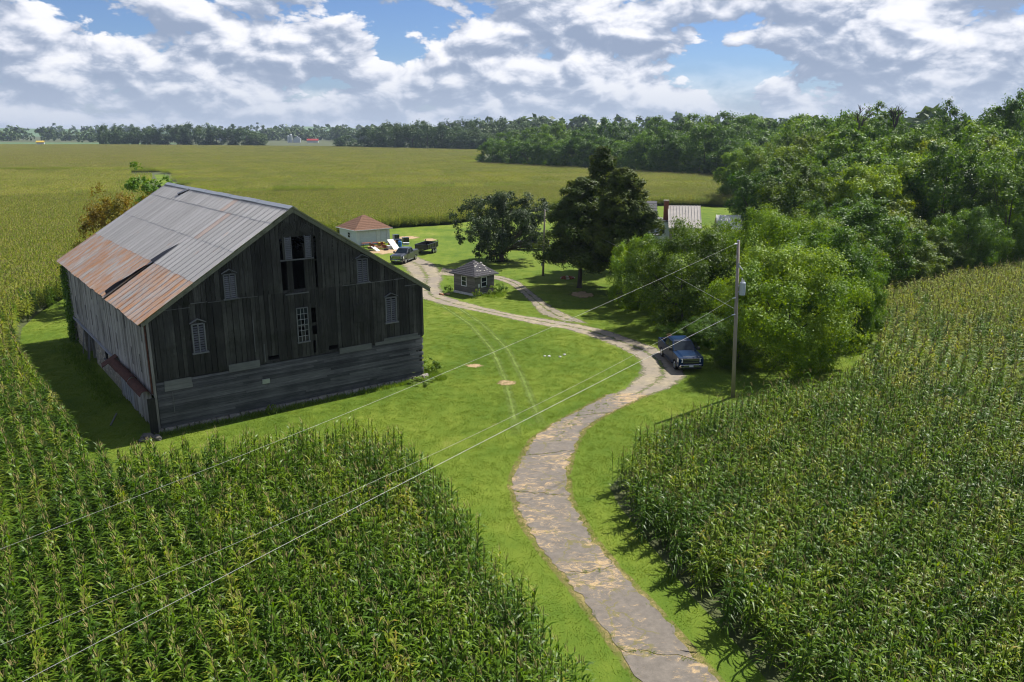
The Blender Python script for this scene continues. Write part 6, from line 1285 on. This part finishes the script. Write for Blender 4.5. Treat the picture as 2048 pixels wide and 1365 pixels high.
x_, y_, _ = local_to_world(BW + 1.2, 1.2); tree('plant', x_, y_, 0.9, 0.9, 'weed_bush', 'bright leafy weed bush against the right corner of the barn', 'plant'); x_, y_, _ = local_to_world(BW - 0.8, -0.9); tree('plant', x_, y_, 0.4, 0.9, 'weed_bush', 'low leafy weeds at the foot of the right barn corner', 'plant'); x_, y_, _ = local_to_world(6.9, -0.6); tree('plant', x_, y_, 0.6, 0.35, 'weed_bush', 'single dark weed against the clapboards of the barn front', 'plant')
# ------------------------------------------------------------------ far farm
fb = empty('far_barn', (-338, 1290, 0), R(12)); fb.scale = (0.62, 0.62, 0.62); tag(fb, 'tiny white barn with pale silos on the horizon above the garage', 'barn'); MB().prism([(-9, 0), (9, 0), (9, 9), (0, 15), (-9, 9)], 'y', 0, 24).build('wall', M['far_white'], fb); MB().prism([(-9.6, 8.7), (0, 15.2), (9.6, 8.7), (9.6, 9.4), (0, 16), (-9.6, 9.4)], 'y', -0.6, 24.6).build('roof', M['steel_grey'], fb)
for i, (dx, h) in enumerate(((-14, 19), (-20, 15))):
    MB().tube([(dx, 2, 0), (dx, 2, h), (dx, 2, h + 1.5), (dx, 2, h + 2.4)], [3.2, 3.2, 2.2, 0.2], 16).build('silo', M['far_white'], fb)
rb = empty('far_shed', (-316, 1290, 0), R(4)); rb.scale = (0.5, 0.6, 0.75); tag(rb, 'tiny long shed with a bright red roof beside the far silos', 'shed'); MB().prism([(0, 0), (8, 0), (8, 4.0), (4, 6.5), (0, 4.0)], 'x', -12, 22).build('wall', M['far_white'], rb); MB().prism([(-0.8, 3.9), (4, 7.2), (8.8, 3.9), (8.8, 4.4), (4, 7.8), (-0.8, 4.4)], 'x', -13, 23).build('roof', M['barn_red'], rb)
fs = empty('field_shed', (-566, 985, 0), 0.3); tag(fs, 'tiny tan-roofed shed at the edge of the bean field', 'shed'); box('wall', M['far_white'], fs, -4, 4, -2, 2, 0, 4.5); MB().prism([(-2.6, 4.4), (0, 6), (2.6, 4.4), (2.6, 4.8), (0, 6.5), (-2.6, 4.8)], 'x', -4.5, 4.5).build('roof', M['yellow_paint'], fs)
fh = empty('far_house', (-505, 1440, 0)); tag(fh, 'tiny pale house among the horizon trees left of the silos', 'house'); box('wall', M['far_white'], fh, -6, 6, -4, 4, 0, 7); MB().prism([(-5, 6.9), (0, 11), (5, 6.9), (5, 7.4), (0, 11.6), (-5, 7.4)], 'x', -6.5, 6.5).build('roof', M['steel_grey'], fh)

# ------------------------------------------------------------------ haze of the summer air
def haze():
    m, nt, b, o = new_mat('haze'); nt.nodes.remove(b)
    v = nd(nt, 'ShaderNodeVolumePrincipled', {'Color': (0.62, 0.74, 0.95), 'Density': HAZE, 'Anisotropy': 0.3}); v.inputs['Density Attribute'].default_value = ''; v.inputs['Color Attribute'].default_value = ''; m.cycles.homogeneous_volume = True; nt.links.new(v.outputs[0], o.inputs['Volume'])
    h = box('haze', m, None, -3300, 3300, -120, 4600, -1.5, 48); tag(h, 'faint blue summer haze over the fields', 'haze', kind='stuff')
HAZE = 0.00009
if HAZE > 0: haze()
